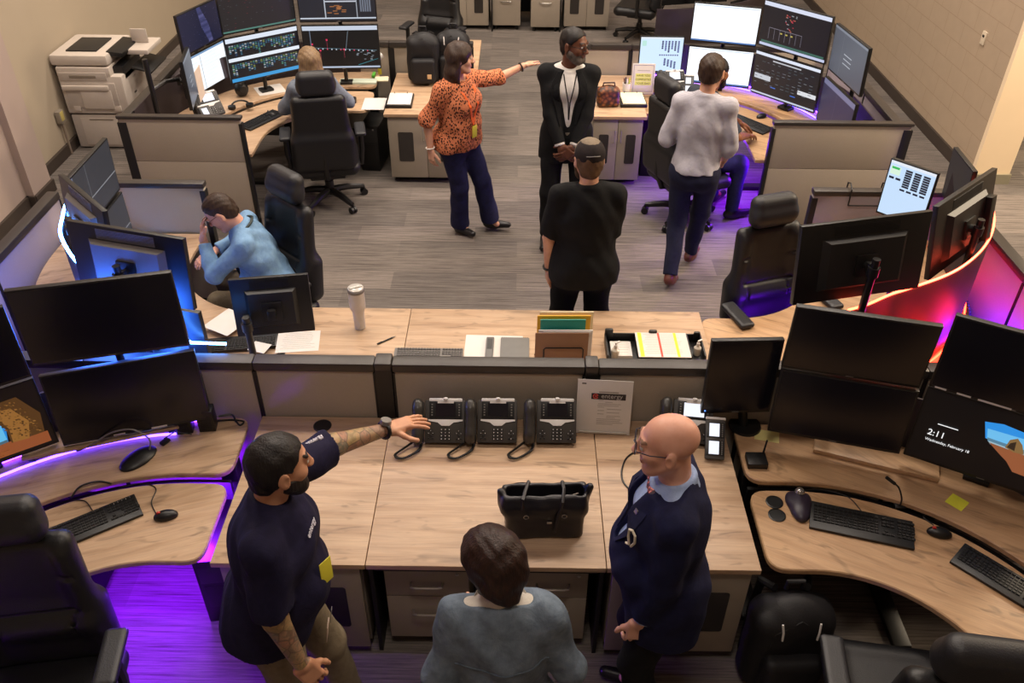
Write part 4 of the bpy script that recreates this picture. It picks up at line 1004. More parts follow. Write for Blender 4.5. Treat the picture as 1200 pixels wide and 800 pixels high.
# ------------------------------------------------------------------ chairs
def make_chair(label, group):
    t = T('office_chair', label, 'chair', (0, 0, 0), 0, group)
    S = SDF(.011); S.rbox((0, .02, .405), (.27, .27, .055), .05, None); S.cap((-.2, .27, .40), (.2, .27, .40), .055, k=.04)
    for sx in (-1, 1): S.cap((sx*.245, -.18, .415), (sx*.245, .24, .415), .05, k=.03)
    S.cap((-.2, .05, .475), (.2, .05, .475), .012, k=.01, op='s'); V, F = S.mesh(); arr_obj('seat', V, F, M_LEA, t)
    tb = rotm(R(6)); O = np.array([0, -.23, .47]); Q = lambda x, y, z: O+tb@np.array([x, y, z])
    S = SDF(.011); S.rbox(Q(0, 0, .32), (.225, .045, .335), .045, tb); S.rbox(Q(0, -.015, .14), (.265, .055, .16), .05, tb, k=.08)
    for sx in (-1, 1): S.cap(Q(sx*.235, .035, .05), Q(sx*.175, .03, .57), .045, .035, k=.05)
    S.cap(Q(-.2, .05, .2), Q(.2, .05, .2), .04, k=.06)
    for z in (.12, .28, .46): S.cap(Q(-.19, .092 if z < .25 else .06, z), Q(.19, .092 if z < .25 else .06, z), .009, k=.012, op='s')
    for sx in (-1, 1): S.cap(Q(sx*.155, .09, .04), Q(sx*.13, .06, .62), .008, k=.012, op='s')
    V, F = S.mesh(); arr_obj('backrest', V, F, M_LEA, t)
    S = SDF(.010); S.rbox(Q(0, .02, .755), (.155, .060, .105), .055, tb); S.cap(Q(-.11, .045, .735), Q(.11, .045, .735), .050, k=.04); V, F = S.mesh(); arr_obj('headrest', V, F, M_LEA2, t)
    mb = MB(); 
    for sx in (-1, 1): mb.cyl(tuple(Q(sx*.06, 0, .58)), tuple(Q(sx*.06, 0, .72)), .011)
    mb.build('headrest_post', M_BLK2, t)
    MB().box((0, -.02, .335), (.3, .34, .05), .01).tube([(0, -.1, .335), (0, -.24, .35), (0, -.30, .50), tuple(Q(0, -.05, .2))], .025, 8).build('mechanism', M_BLK2, t)
    for sx in (-1, 1):
        mb = MB().tube([(sx*.22, -.02, .35), (sx*.31, -.02, .37), (sx*.325, -.02, .52), (sx*.325, -.02, .66)], [.02, .02, .024, .022], 8)
        a = mb.build('armrest', M_BLK2, t); S = SDF(.008); S.rbox((sx*.325, .0, .685), (.048, .135, .018), .017); V, F = S.mesh(); arr_obj('arm_pad', V, F, M_LEA2, a)
    MB().cyl((0, 0, .10), (0, 0, .33), .028).cyl((0, 0, .09), (0, 0, .22), .04).build('gas_column', M_BLK2, t)
    for k in range(5):
        a = 2*PI*k/5+.3; c, s_ = math.cos(a), math.sin(a); lg = MB().tube([(0, 0, .125), (c*.16, s_*.16, .118), (c*.32, s_*.32, .085)], [.036, .03, .022], 8).build('base_leg', M_BLK2, t)
        mb = MB().cyl((c*.32, s_*.32, .05), (c*.32, s_*.32, .09), .012)
        for e in (-.016, .016): mb.cyl((c*.32-s_*(e-.011), s_*.32+c*(e-.011), .031), (c*.32-s_*(e+.011), s_*.32+c*(e+.011), .031), .031, None, 14)
        mb.build('caster', M_BLK, lg)
    return t
GC = 'black high back office chairs'
ch0 = make_chair('black office chair at bottom left, turned to face the camera', GC); ch0.location = (-1.93, 1.96, 0); ch0.rotation_euler = (0, 0, PI+.16)
dup(ch0, (-1.70, 4.90, 0), R(138), 'black office chair of the man in the light blue shirt', GC); dup(ch0, (-1.72, 7.20, 0), R(12), 'black office chair of the blond woman, seen from behind', GC)
dup(ch0, (1.69, 4.57, 0), PI+.34, 'empty black office chair on the right, in front of the tan partition', GC); dup(ch0, (1.47, 6.98, 0), R(-66), 'black office chair of the seated man at the far right console', GC)
dup(ch0, (1.62, 1.98, 0), R(-8), 'black office chair tucked under the near right console', GC); dup(ch0, (-1.0, 10.15, 0), PI-.3, 'black office chair beyond the far divider, behind the backpacks', GC)
dup(ch0, (1.62, 12.0, 0), R(70), 'dark office chair at the far aisle, beside the double door cabinet', GC)
# ------------------------------------------------------------------ telephones
def phone(label, x, y, rot=0, lit=None, group='black desk phones', cord=True, z=.70):
    t = T('desk_phone', label, 'phone', (x, y, z), rot, group); t.scale = (1.1, 1.1, 1.12)
    # the sloping body: front low, back high
    sl = math.atan2(.15, .125); M = frame((0, 0, .016), (1, 0, 0), (0, -math.sin(sl), math.cos(sl)))
    MB().box((.035, .098, 0), (.185, .196, .024), .006, M).build('body', M_PHONE, t)
    mb = MB(); mb.prism([(.02, 0), (.13, .0), (.13, .118), (.11, .118)], -.04, .10, 0, Matrix(((0, 0, 1, 0), (1, 0, 0, 0), (0, 1, 0, 0), (0, 0, 0, 1)))); mb.build('stand', M_DK, t)
    mb = MB().box((.038, .150, .0135), (.150, .082, .004), .002, M); d = mb.build('display_panel', M_BLK, t)
    MB().box((.038, .153, .0160), (.094, .062, .001), 0, M).build('screen', lit or M_SCR, d)
    mb = MB()
    for i in range(5):
        for s_ in (-1, 1): mb.box((.038+s_*.063, .128+.012*i, .0163), (.007, .006, .0012), 0, M)
    mb.build('line_keys', M_GRAYP, d)
    mb = MB().box((.038, .197, .010), (.155, .016, .012), .005, M); mb.cyl((.038, .197, .016), (.038, .206, .020), .010, None, 14, M); mb.build('camera_bar', M_SILV, t)
    MB().box((.038, .186, .0165), (.075, .008, .001), 0, M).build('name_label', M_WHITE, t)
    mb = MB(); mb.prism([(-.042, .108), (.118, .108), (.118, .101), (.075, .094), (.056, .079), (.020, .079), (.001, .094), (-.042, .101)], .012, .0145, 0, M); mb.cyl((.038, .092, .012), (.038, .092, .018), .0135, None, 18, M); mb.build('navigation_trim', M_SILV, t)
    mb = MB()
    for i in range(4):
        for j in range(3): mb.box((.020+.018*j, .062-.0145*i, .0135), (.0135, .0095, .004), .002, M)
    mb.build('number_keys', M_BLK2, t)
    for sx in (-.030, .100):
        mb = MB()
        for dx, dy in ((0, .056), (-.010, .044), (.010, .044), (0, .034), (-.009, .020), (.009, .020)): mb.box((sx+dx, dy, .0135), (.011, .0075, .004), .002, M)
        mb.build('function_keys', M_BLK2, t)
    mb = MB(); mb.cyl((.100, .020, .0155), (.100, .020, .016), .002, None, 8, M)
    for sx in (-.030, .100):
        for dx, dy in ((0, .056), (-.010, .044), (.010, .044)): mb.box((sx+dx, dy, .0158), (.003, .003, .0006), 0, M)
    for i in range(4):
        for j in range(3): mb.box((.020+.018*j, .062-.0145*i, .0158), (.004, .004, .0006), 0, M)
    mb.build('key_legends', M_SILV, t)
    MB().box((-.090, .095, -.002), (.056, .186, .022), .008, M).build('cradle', M_PHONE, t)
    S = SDF(.004); P = lambda q: np.array(M @ Vector(q))
    S.cap(P((-.090, .018, .022)), P((-.090, .045, .026)), .026, .023, k=.02); S.cap(P((-.090, .150, .026)), P((-.090, .178, .022)), .023, .026, k=.02)
    S.cap(P((-.090, .04, .036)), P((-.090, .155, .036)), .0215, k=.02); V, F = S.mesh(); arr_obj('handset', V, F, plain('handset_shell', '35322f', .35), t)
    if cord:
        pts = smooth2([(0, 0), (1, 0)], 2); path = []
        ctrl = [(-.115, -.004, .02), (-.150, -.035, .012), (-.185, -.075, .012), (-.180, -.095, .012), (-.150, -.100, .012), (-.110, -.075, .012), (-.078, -.040, .012), (-.072, -.01, .016)]
        n = 140
        for i in range(n):
            u = i/(n-1)*(len(ctrl)-1); k = min(int(u), len(ctrl)-2); f = u-k; a, b, c, d = (Vector(ctrl[max(k-1, 0)]), Vector(ctrl[k]), Vector(ctrl[k+1]), Vector(ctrl[min(k+2, len(ctrl)-1)]))
            q = .5*((2*b)+(c-a)*f+(2*a-5*b+4*c-d)*f*f+(3*b-3*c+d-a)*f**3); an = i*2.1
            path.append(q+Vector((math.cos(an)*.0045, math.cos(an)*.002, math.sin(an)*.0045)))
        MB().tube(path, .0042, 5).build('coiled_cord', M_BLK, t)
    return t
phone('black desk phone partly covered by the tattooed man hand, leftmost of three', -.395, 3.243); phone('black desk phone in the middle of the row of three', -.128, 3.248); phone('black desk phone at the right, next to the printed notice', .175, 3.253)
LIT = em('eef2ff', 1.1)
phone('black desk phone with a lit screen, behind the bald man head', .865, 3.27, -.12, LIT, 'black desk phones', False)
def sidecar(label, x, y, rot, z=.70):
    t = T('phone_sidecar', label, 'phone console', (x, y, z), rot); sl = math.radians(38); M = frame((0, 0, .016), (1, 0, 0), (0, -math.sin(sl), math.cos(sl)))
    MB().box((0, .105, 0), (.098, .21, .022), .006, M).build('body', M_PHONE, t); MB().box((0, .15, -.05), (.06, .02, .10), .004, M).build('stand', M_DK, t)
    MB().box((0, .208, .004), (.10, .014, .022), .005, M).build('top_bar', M_SILV, t)
    for y_ in (.058, .148):
        d = MB().box((0, y_, .0118), (.088, .080, .003), .001, M).build('key_panel', M_BLK, t); MB().box((-.006, y_, .0137), (.050, .066, .001), 0, M).build('lit_screen', LIT, d)
        mb = MB()
        for i in range(7): mb.box((.034, y_-.030+.010*i, .0137), (.006, .005, .001), 0, M)
        mb.build('line_keys', M_GRAYP, d)
    return t
sidecar('phone side panel with two lit white screens beside the bald man shoulder', 1.005, 3.15, -.10)
# ------------------------------------------------------------------ notice and papers
def leaning(name, label, cat, a, w, hgt, lean, th, mat, rot=0, z=.70, group=None):
    """a thin sheet standing on its lower edge and leaning back"""
    t = T(name, label, cat, (*a, z), rot, group); M = frame((0, 0, 0), (1, 0, 0), (0, -math.cos(lean), math.sin(lean)))
    MB().box((0, hgt/2, 0), (w, hgt, th), .001, M).build('sheet', mat, t); return t, M
t, M = leaning('printed_notice', 'white printed notice in a clear stand right of the third phone', 'notice', (.456, 3.345), .282, .31, .24, .004, M_WHITE, -.06)
K_ = plain('print_black', '2b2423', .6); GR = plain('print_grey', '9b958c', .7)
MB().box((.02, .218, .0025), (.176, .034, .001), 0, M).build('banner', K_, t)
L_ = lambda x, y: M @ Matrix.Translation((x, y, .0034))
text('banner_lettering', 'entergy', .036, plain('logo_grey', 'b4b1ae', .6), t, L_(-.018, .2095)); R_ = plain('logo_red', 'd8504a', .6)
mb = MB(); mb.tube([(-.046+.0125*math.cos(a), .218+.0125*math.sin(a), .0034) for a in [R(20+i*16) for i in range(21)]], .0022, 5, M)
for dy in (-.004, 0, .004): mb.box((-.044, .218+dy, .0034), (.014, .0018, .0012), 0, M)
mb.build('round_logo', R_, t); MB().box((.02, .243, .0026), (.10, .006, .001), 0, M).build('heading', GR, t)
MB().box((-.108, .288, .0026), (.022, .006, .001), 0, M).build('corner_mark', K_, t); mb = MB()
for i, (x0, x1) in enumerate(((-.05, -.025), (-.015, .022), (-.052, .065), (-.055, .055), (-.052, -.02), (-.005, .07), (-.052, -.018), (-.005, .06), (-.052, -.02), (-.004, .065), (-.005, .04), (-.055, .07), (-.055, .065), (-.055, .08), (-.055, .03))):
    mb.box(((x0+x1)/2+.02, .196-.0098*i, .0026), (x1-x0, .0022, .0008), 0, M)
mb.build('body_lines', GR, t); MB().box((0, .004, .012), (.25, .02, .008), .001).build('stand_foot', plain('clear_plastic', 'c9c6bc', .2), t)
def sheet(label, c, w, d, rot, z=.70, th=.0016, mat=None, lines=0, name='paper_sheet', group=None, stripes=()):
    t = T(name, label, 'paper', (*c, z), rot, group); MB().box((0, 0, th/2), (w, d, th)).build('sheet', mat or M_WHITE, t)
    if lines:
        mb = MB()
        for i in range(lines): mb.box((rng.uniform(-.02, .02)*w, d*.42-d*.84*i/lines, th+.0002), (w*rng.uniform(.6, .82), .0016, .0004))
        mb.build('print_lines', GR, t)
    for x, cw, m in stripes: MB().box((x*w, 0, th+.0004), (cw, d*.98, .0005)).build('highlight', m, t)
    return t
# ------------------------------------------------------------------ small things on the middle counter
t = T('tumbler', 'white insulated tumbler standing on the oak counter', 'cup', (-.945, 4.262, .70), .5)
MB().lathe([(.030, 0), (.033, .003), (.034, .10), (.037, .125), (.046, .145), (.048, .17), (.048, .265)]).build('body', plain('matte_white_steel', 'c9c5bf', .4, .1), t)
MB().lathe([(.0485, .262), (.050, .268), (.050, .278), (.046, .282)]).build('rim_band', M_GRAYP, t); MB().lathe([(.046, .279), (.046, .288), (.041, .291)]).box((0, 0, .293), (.078, .022, .008), .003).build('lid', plain('clear_lid', 'b9b6b0', .2), t)
t = T('pen', 'black ballpoint pen lying on the oak counter', 'pen', (-.772, 4.126, .7055), R(40)); MB().cyl((-.058, 0, 0), (.045, 0, 0), .0045).build('barrel', M_BLK, t); MB().cyl((.045, 0, 0), (.07, 0, 0), .0045, .001).build('tip', M_GRAYP, t); MB().box((-.045, 0, .006), (.035, .003, .002)).build('clip', M_BLK2, t)
def keyboard(label, c, rot, z, w=.44, d=.145, mat=None, group='keyboards', tag_=True, keymat=None):
    t = T('keyboard', label, 'keyboard', (*c, z), rot, group); M = frame((0, 0, .006), (1, 0, 0), (0, -.06, 1))
    MB().box((0, 0, .006), (w, d, .016), .004, M).build('body', mat or M_BLK, t); mb = MB(); kw = .019*w/.45
    for r_ in range(6):
        y = -.030+r_*.0165+(.006 if r_ == 5 else 0); x = -w/2+.016
        while x < w/2-.012:
            u = (x+w/2)/w
            if (.655 < u < .685 or .79 < u < .82) or (r_ == 2 and .685 < u < .79) or (r_ == 1 and (.685 < u < .715 or .76 < u < .79)) : x += kw*.6; continue
            ww = kw*(5.6 if (r_ == 0 and .17 < u < .2) else 1.)
            mb.box((x+ww/2-.001, y, .0165), (ww-.0025, .0138, .006), .0015, M, seg=1); x += ww
    mb.build('keys', keymat or M_BLK2, t)
    if tag_: MB().box((w*.36, d*.41, .0146), (.075, .008, .0008), 0, M).build('label_strip', M_WHITE, t)
    return t
keyboard('grey keyboard half hidden behind the divider, right of the pen', (-.505, 3.965), 0, .70, .40, .14, plain('mid_grey_plastic', '6c6863', .5), keymat=plain('dark_grey_key', '514d49', .5), tag_=False)
keyboard('black keyboard at lower left beside the mouse', (-1.97, 2.71), R(35), .664); keyboard('long black keyboard right of the trackball', (1.632, 2.768), R(-15.5), .664, .465, .165, tag_=False); keyboard('black keyboard at the right edge, cut by the frame', (2.17, 2.45), R(-47), .664, tag_=False)
keyboard('black keyboard under the seated man hands', (2.09, 7.50), R(-52), .664, .44, .16, tag_=False); keyboard('dark keyboard on the tray beside the blond woman', (-2.32, 7.46), R(60), .664, tag_=False); keyboard('black keyboard behind the small monitor back on the middle console', (-1.64, 4.12), R(190), .664, tag_=False)
G = 'loose papers'
sheet('white papers under the grey folder on the middle counter', (-.13, 4.075), .34, .24, -.02, lines=0, group=G); sheet('white documents under the small monitor back', (-1.29, 4.11), .25, .2, .12, lines=9, group=G); sheet('small white card beside the middle keyboard', (-1.505, 4.05), .11, .09, -.3, group=G); sheet('white sheet beside the blue shirt man elbow', (-1.76, 4.30), .2, .22, -.5, group=G)
t = T('folder', 'grey folder lying left of the brown file sorter', 'folder', (-.005, 4.06, .702), -.01); MB().box((0, 0, .006), (.17, .20, .012), .003).build('cover', plain('grey_folder', '6d6c69', .55), t); mb = MB()
for i in range(14): mb.cyl((-.075+.0115*i, .099, .012), (-.075+.0115*i, .104, .006), .003, None, 6)
mb.build('spiral', M_BLK, t)
t = T('remote_control', 'slim dark grey remote lying on white papers', 'remote', (-.153, 4.06, .7025), -.02); MB().box((0, 0, .008), (.046, .20, .016), .006).build('body', plain('remote_shell', '5c5a58', .5), t); MB().box((0, .03, .0163), (.03, .1, .001)).build('buttons', M_DK, t)
# file sorter with folders
t = T('file_sorter', 'black wire file sorter holding brown and green folders', 'file holder', (.265, 3.93, .70), .02)
mb = MB()
for y in (-.075, .075): mb.tube([(-.155, y, .01), (.155, y, .01)], .004, 6)
for x in (-.15, 0, .15): mb.tube([(x, -.075, .01), (x, .075, .01)], .003, 6)
mb.tube([(-.11, -.075, .01), (-.11, -.08, .165), (-.10, -.08, .175), (.10, -.08, .175), (.11, -.08, .165), (.11, -.075, .01)], .004, 6)
mb.tube([(-.15, -.075, .03), (.15, -.075, .03)], .0035, 6)
mb.tube([(-.11, .075, .01), (-.11, .08, .22), (.11, .08, .22), (.11, .075, .01)], .004, 6); mb.build('wire_frame', M_BLK, t)
def folder(label, y, w, h_, mat, x=0, lean=-.06, z=.708, th=.006, tab=None):
    q = T('file_folder', label, 'folder', (.265+x, 3.93+y, z), .02, 'folders in the wire sorter'); M = frame((0, 0, 0), (1, 0, 0), (0, -math.cos(lean), math.sin(lean)))
    MB().box((0, h_/2, 0), (w, h_, th), .001, M).build('cover', mat, q)
    if tab: MB().box((w*.1, h_-.006, -th*.7), (w*.9, .022, .002), 0, M).build('paper_edge', tab, q)
M_KRAFT = plain('brown_kraft', '8d6a50', .7)
folder('brown kraft folder at the front of the wire sorter', -.055, .295, .265, M_KRAFT, -.01, tab=M_WHITE); folder('white folder behind the brown one in the wire sorter', -.034, .30, .27, M_WHITE, .01); folder('green folder standing tallest inside the wire sorter', -.008, .25, .325, plain('green_folder', '1f8a78', .5), -.005); folder('orange yellow folder behind the green one', .016, .295, .335, plain('amber_folder', 'e0a824', .6), .0); folder('cream folder at the back of the wire sorter', .040, .30, .345, M_PAPER2, .015)
sheet('white slip at the foot of the wire sorter', (.26, 3.835), .24, .02, 0, .70, .03, group=G)
# desk tray
t = T('desk_tray', 'black desk tray holding papers right of the file sorter', 'tray', (.81, 4.05, .70), 0)
mb = MB().box((0, 0, .006), (.57, .22, .012), .004)
for x in (-.28, -.10, .20, .28): mb.box((x, 0, .03), (.010, .22, .06), .004)
mb.box((0, .105, .03), (.57, .01, .06), .004); mb.box((-.26, .10, .06), (.05, .02, .07), .012).box((.26, .10, .05), (.04, .02, .06), .01).box((.0, .105, .055), (.05, .02, .06), .01); mb.build('tray', M_BLK, t)
YL = plain('yellow_highlight', 'e8e03a', .7); RD = plain('red_highlight', 'cf4a38', .7)
sheet('white form with yellow and red highlight bars on the tray', (.853, 4.035), .30, .235, -.0, .764, .004, lines=12, group=G, stripes=((-.42, .022, YL), (-.05, .012, RD), (.27, .016, YL)))
sheet('small white notepad in the left pocket of the tray', (.615, 4.04), .12, .14, 0, .713, .02, lines=5, group=G)
def dispenser(label, x, y, z, s=1.):
    t = T('pump_bottle', label, 'bottle', (x, y, z), .6); MB().lathe([(.022*s, 0), (.024*s, .004), (.024*s, .055*s), (.010*s, .066*s), (.010*s, .075*s)], 18).build('bottle', plain('clear_bottle', 'c4bcae', .15), t); MB().lathe([(.011*s, .074*s), (.011*s, .09*s), (.005*s, .092*s), (.005*s, .105*s)], 14).box((.012*s, 0, .106*s), (.036*s, .012*s, .008*s), .003).build('pump', M_WHITE, t)
dispenser('small clear pump bottle in the right pocket of the desk tray', 1.055, 4.02, .713, .9); dispenser('white glue bottle standing in the left pocket of the desk tray', .575, 3.985, .713, .95)
# ------------------------------------------------------------------ tote bag
t = T('tote_bag', 'black leather tote bag on the oak front desk', 'bag', (.137, 2.70, .70), .05)
S = SDF(.006); S.rbox((0, 0, .11), (.178, .066, .11), .022, None); S.rbox((0, 0, .21), (.190, .050, .045), .015, None, k=.05); S.cap((-.185, 0, .19), (-.200, 0, .255), .016, k=.03); S.cap((.185, 0, .19), (.203, 0, .27), .016, k=.03)
S.rbox((0, 0, .26), (.172, .030, .10), .02, None, k=.01, op='s'); S.folds(.003, 35, 3); V, F = S.mesh(); arr_obj('bag_body', V, F, plain('tote_leather', '15131a', .38, 0, .5, .1, 30, .2, 200), t)
for y in (-.066, .058):
    for_ = MB().tube([(.045, -.074, .06), (.055, -.078, .15), (.075, -.066, .245), (.085, -.01, .268), (.082, .04, .262), (.075, .062, .18)] if y < 0 else [(-.10, -.064, .20), (-.10, -.06, .262), (-.085, -.01, .268), (-.07, .045, .262), (-.06, .062, .19)], .0085, 8); for_.build('strap', plain('strap_leather', '1d1a1f', .42), t)
mb = MB()
for x in (-.085, .085): mb.tube([(x+.011*math.cos(a), -.078, .165+.011*math.sin(a)) for a in [2*PI*i/12 for i in range(12)]], .002, 5, closed=True)
mb.box((.02, -.073, .12), (.022, .004, .012), .002); mb.build('metal_fittings', M_STEEL, t); MB().tube([(-.14, -.02, .225), (-.03, -.028, .232), (.08, -.028, .232), (.15, -.015, .245)], .003, 6).build('zip', M_STEEL, t)
# grommets
def disc(label, x, y, z, r=.045, g='round black cable grommets'):
    t = T('cable_grommet', label, 'grommet', (x, y, z), 0, g); MB().lathe([(r, 0), (r, .003), (r*.86, .005), (r*.84, .003), (.004, .003)], 28).build('cap', M_BLK, t)
disc('round black grommet on the oak top above the tattooed arm', -1.01, 3.378, .70, .048); disc('upper round black grommet at the corner of the right keyboard tray', 1.262, 2.915, .664, .042); disc('lower round black grommet at the corner of the right keyboard tray', 1.255, 2.832, .664, .042)
# ------------------------------------------------------------------ near consoles
def mouse(label, x, y, z, rot, g='computer mice', red=True):
    t = T('mouse', label, 'mouse', (x, y, z), rot, g); S = SDF(.0035); S.ell((0, 0, .008), (.031, .056, .030), None, .01); S.half((0, 0, .001), (0, 0, -1)); S.cap((0, .02, .040), (0, .06, .030), .0025, k=.003, op='s'); V, F = S.mesh(); arr_obj('shell', V, F, M_BLK, t)
    MB().cyl((-.004, .028, .034), (.004, .028, .034), .009, None, 14).build('scroll_wheel', plain('red_wheel', 'b8322c', .4) if red else M_GRAYP, t)
mouse('black wired mouse on the lower left keyboard tray', -1.64, 2.77, .664, R(105)); mouse('black mouse with a red wheel right of the long keyboard', 1.985, 2.728, .664, R(75)); mouse('black mouse next to the seated man keyboard', 2.24, 7.68, .664, R(-60), red=False); mouse('black mouse beside the blond woman', -2.27, 7.60, .664, R(60), red=False)
def cable(label, pts, r=.0028, mat=None, n=8):
    t = T('cable', label, 'cable', (0, 0, 0), 0, 'loose cables'); P = [Vector(p) for p in pts]; out = []
    for i in range(len(P)-1):
        a, b, c, d = P[max(i-1, 0)], P[i], P[i+1], P[min(i+2, len(P)-1)]
        for j in range(n): f = j/n; out.append(.5*((2*b)+(c-a)*f+(2*a-5*b+4*c-d)*f*f+(3*b-3*c+d-a)*f**3))
    MB().tube(out+[P[-1]], r, 6).build('wire', mat or M_BLK, t)
cable('thin black mouse cable on the lower left tray', [(-1.695, 2.79, .668), (-1.74, 2.86, .667), (-1.75, 2.95, .667), (-1.83, 2.98, .668), (-1.92, 2.955, .667)]); cable('black keyboard cable on the lower left tray', [(-2.0, 2.80, .672), (-2.06, 2.86, .668), (-2.12, 2.865, .668)])
cable('black cable bundle looped over the slot at lower left', [(-2.12, 2.86, .69), (-2.09, 2.91, .715), (-2.02, 2.95, .71), (-1.96, 2.95, .695)], .005)
cable('black cable on the desk end behind the small speakers', [(-1.56, 3.41, .73), (-1.50, 3.435, .72), (-1.47, 3.40, .706), (-1.44, 3.37, .706), (-1.43, 3.40, .706), (-1.50, 3.41, .705), (-1.58, 3.40, .706)], .005)
cable('black cable looping on the oak top left of the bald man', [(.80, 3.30, .705), (.60, 3.20, .704), (.54, 3.10, .704), (.535, 3.0, .704), (.58, 2.93, .704), (.64, 2.88, .704), (.78, 2.84, .704)], .0045); cable('black keyboard cable behind the trackball', [(1.40, 2.985, .668), (1.50, 3.0, .668), (1.62, 2.96, .668), (1.66, 2.88, .668), (1.665, 2.83, .668)]); cable('short black mouse cable at the right slot', [(1.98, 2.78, .668), (1.95, 2.83, .668), (1.99, 2.84, .668), (2.04, 2.80, .668)])
def gooseneck(label, base, pts, oval=True, mat=None, rot=0, z=.70):
    t = T('gooseneck_microphone', label, 'microphone', (*base, z), rot)
    if oval: S = SDF(.005); S.ell((0, 0, 0), (.062, .105, .034), None, .01); S.half((0, 0, .0005), (0, 0, -1)); V, F = S.mesh(); arr_obj('base', V, F, M_BLK, t)
    else: MB().box((0, 0, .006), (.05, .03, .012), .003).build('base', M_BLK, t)
    P = smooth3(pts); MB().tube(P, .0042, 8).build('neck', mat or M_GRAYP, t); d = (P[-1]-P[-3]).normalized(); MB().cyl(tuple(P[-1]-d*.01), tuple(P[-1]+d*.045), .0085, None, 12).build('capsule', M_BLK, t)
def smooth3(pts, n=6):
    P = [Vector(p) for p in pts]; out = []
    for i in range(len(P)-1):
        a, b, c, d = P[max(i-1, 0)], P[i], P[i+1], P[min(i+2, len(P)-1)]
        for j in range(n): f = j/n; out.append(.5*((2*b)+(c-a)*f+(2*a-5*b+4*c-d)*f*f+(3*b-3*c+d-a)*f**3))
    return out+[P[-1]]
gooseneck('gooseneck microphone with black oval base at lower left', (-1.885, 3.115), [(.02, .06, .03), (.02, .075, .09), (-.04, .04, .15), (-.13, -.02, .13), (-.20, -.09, .075), (-.25, -.12, .045)], rot=R(-32)); gooseneck('short gooseneck microphone rising from the slot at right', (1.86, 2.895), [(0, 0, .01), (.0, .01, .05), (-.02, .03, .10), (-.05, .04, .125)], False, M_BLK, z=.664)
def box_thing(name, label, cat, c, size, z, rot=0, mat=None, bev=.006, group=None, extra=None, part='body'):
    t = T(name, label, cat, (*c, z), rot, group); MB().box((0, 0, size[2]/2), size, bev).build(part, mat or M_BLK, t)
    if extra: extra(t)
    return t
def grille(w, h_, y):
    def f(t):
        mb = MB()
        for i in range(7): mb.box((0, y-.001, h_*.2+h_*.09*i), (w*.7, .002, h_*.03))
        mb.build('grille', M_DK, t)
    return f
box_thing('speaker', 'small black speaker under the near left monitor, left of two', 'speaker', (-1.715, 3.335), (.085, .07, .125), .70, .18, group='pair of small speakers', extra=grille(.085, .125, -.035)); box_thing('speaker', 'small black speaker at the desk end, right of two', 'speaker', (-1.600, 3.355), (.085, .07, .135), .70, .12, group='pair of small speakers', extra=grille(.085, .135, -.035))
def bank(t):
    MB().tube([(0, .0, .03), (.03, .05, .05), (.09, .10, .02)], .003, 6).build('lead', M_BLK, t)
box_thing('cable_dongle', 'small black dongle beside the microphone base', 'adapter', (-1.79, 3.235), (.03, .05, .018), .70, -.5, extra=bank)
def tower(t):
    MB().box((0, -.2052, .36), (.15, .003, .12), .002).build('drive_bay', M_DK, t); MB().box((0, -.206, .2), (.13, .003, .16), .002).build('vent', M_BLK2, t); MB().cyl((.05, -.205, .43), (.05, -.209, .43), .008).build('power_button', M_STEEL, t)
box_thing('computer_tower', 'black computer tower on the purple lit carpet under the left desk', 'computer', (-1.47, 2.88), (.18, .41, .46), .0, .12, M_BLK, extra=tower)
box_thing('computer_tower', 'black computer tower under the far right console', 'computer', (1.30, 8.0), (.18, .41, .44), .0, -.1, M_BLK, extra=tower); box_thing('computer_tower', 'black computer tower under the far left console', 'computer', (-1.42, 8.05), (.18, .41, .44), .0, -.1, M_BLK, extra=tower)
t = T('trackball', 'purple black trackball mouse at the left end of the long keyboard', 'trackball', (1.375, 2.89, .664), R(-8)); S = SDF(.004); S.ell((0, -.01, .012), (.050, .098, .038), None, .01); S.ell((-.035, .03, .01), (.03, .05, .022), None, .02); S.ell((.038, .03, .01), (.022, .05, .022), None, .02); S.half((0, 0, .001), (0, 0, -1)); V, F = S.mesh(); arr_obj('shell', V, F, plain('trackball_shell', '2a2230', .4), t); MB().ell((-.0, .052, .044), (.024, .024, .024)).build('ball', plain('silver_ball', 'a9a6a4', .15, .8), t)
sheet('yellow sticky note on the near right console', (2.126, 2.897), .082, .082, R(42), mat=M_YEL, group='sticky notes'); sheet('pale yellow sticky notes below the near right stack', (1.315, 3.345), .125, .082, R(-14), mat=M_YEL2, group='sticky notes')
def ant(t): MB().cyl((.035, .03, .02), (.045, .045, .115), .006, .005, 8).build('antenna', M_BLK, t); MB().box((0, -.045, .026), (.06, .002, .006)).build('front_mark', M_DK, t)
box_thing('radio_receiver', 'small black receiver box with one antenna on the right console', 'receiver', (1.215, 3.145), (.10, .09, .035), .70, -.02, extra=ant)
box_thing('riser', 'low oak riser under the near right monitors', 'monitor riser', (1.83, 3.20), (.60, .17, .028), .70, R(-20), W_R, .01, part='shelf')
def feet_(t):
    for x in (-.33, .33): MB().box((x, 0, -.0225), (.035, .13, .045), .006).build('foot', M_BLK, t)
box_thing('riser', 'low raised oak shelf with black feet under the near left monitors', 'monitor riser', (-2.10, 3.24), (.74, .16, .022), .745, R(20), W_L, .008, part='shelf', extra=feet_)
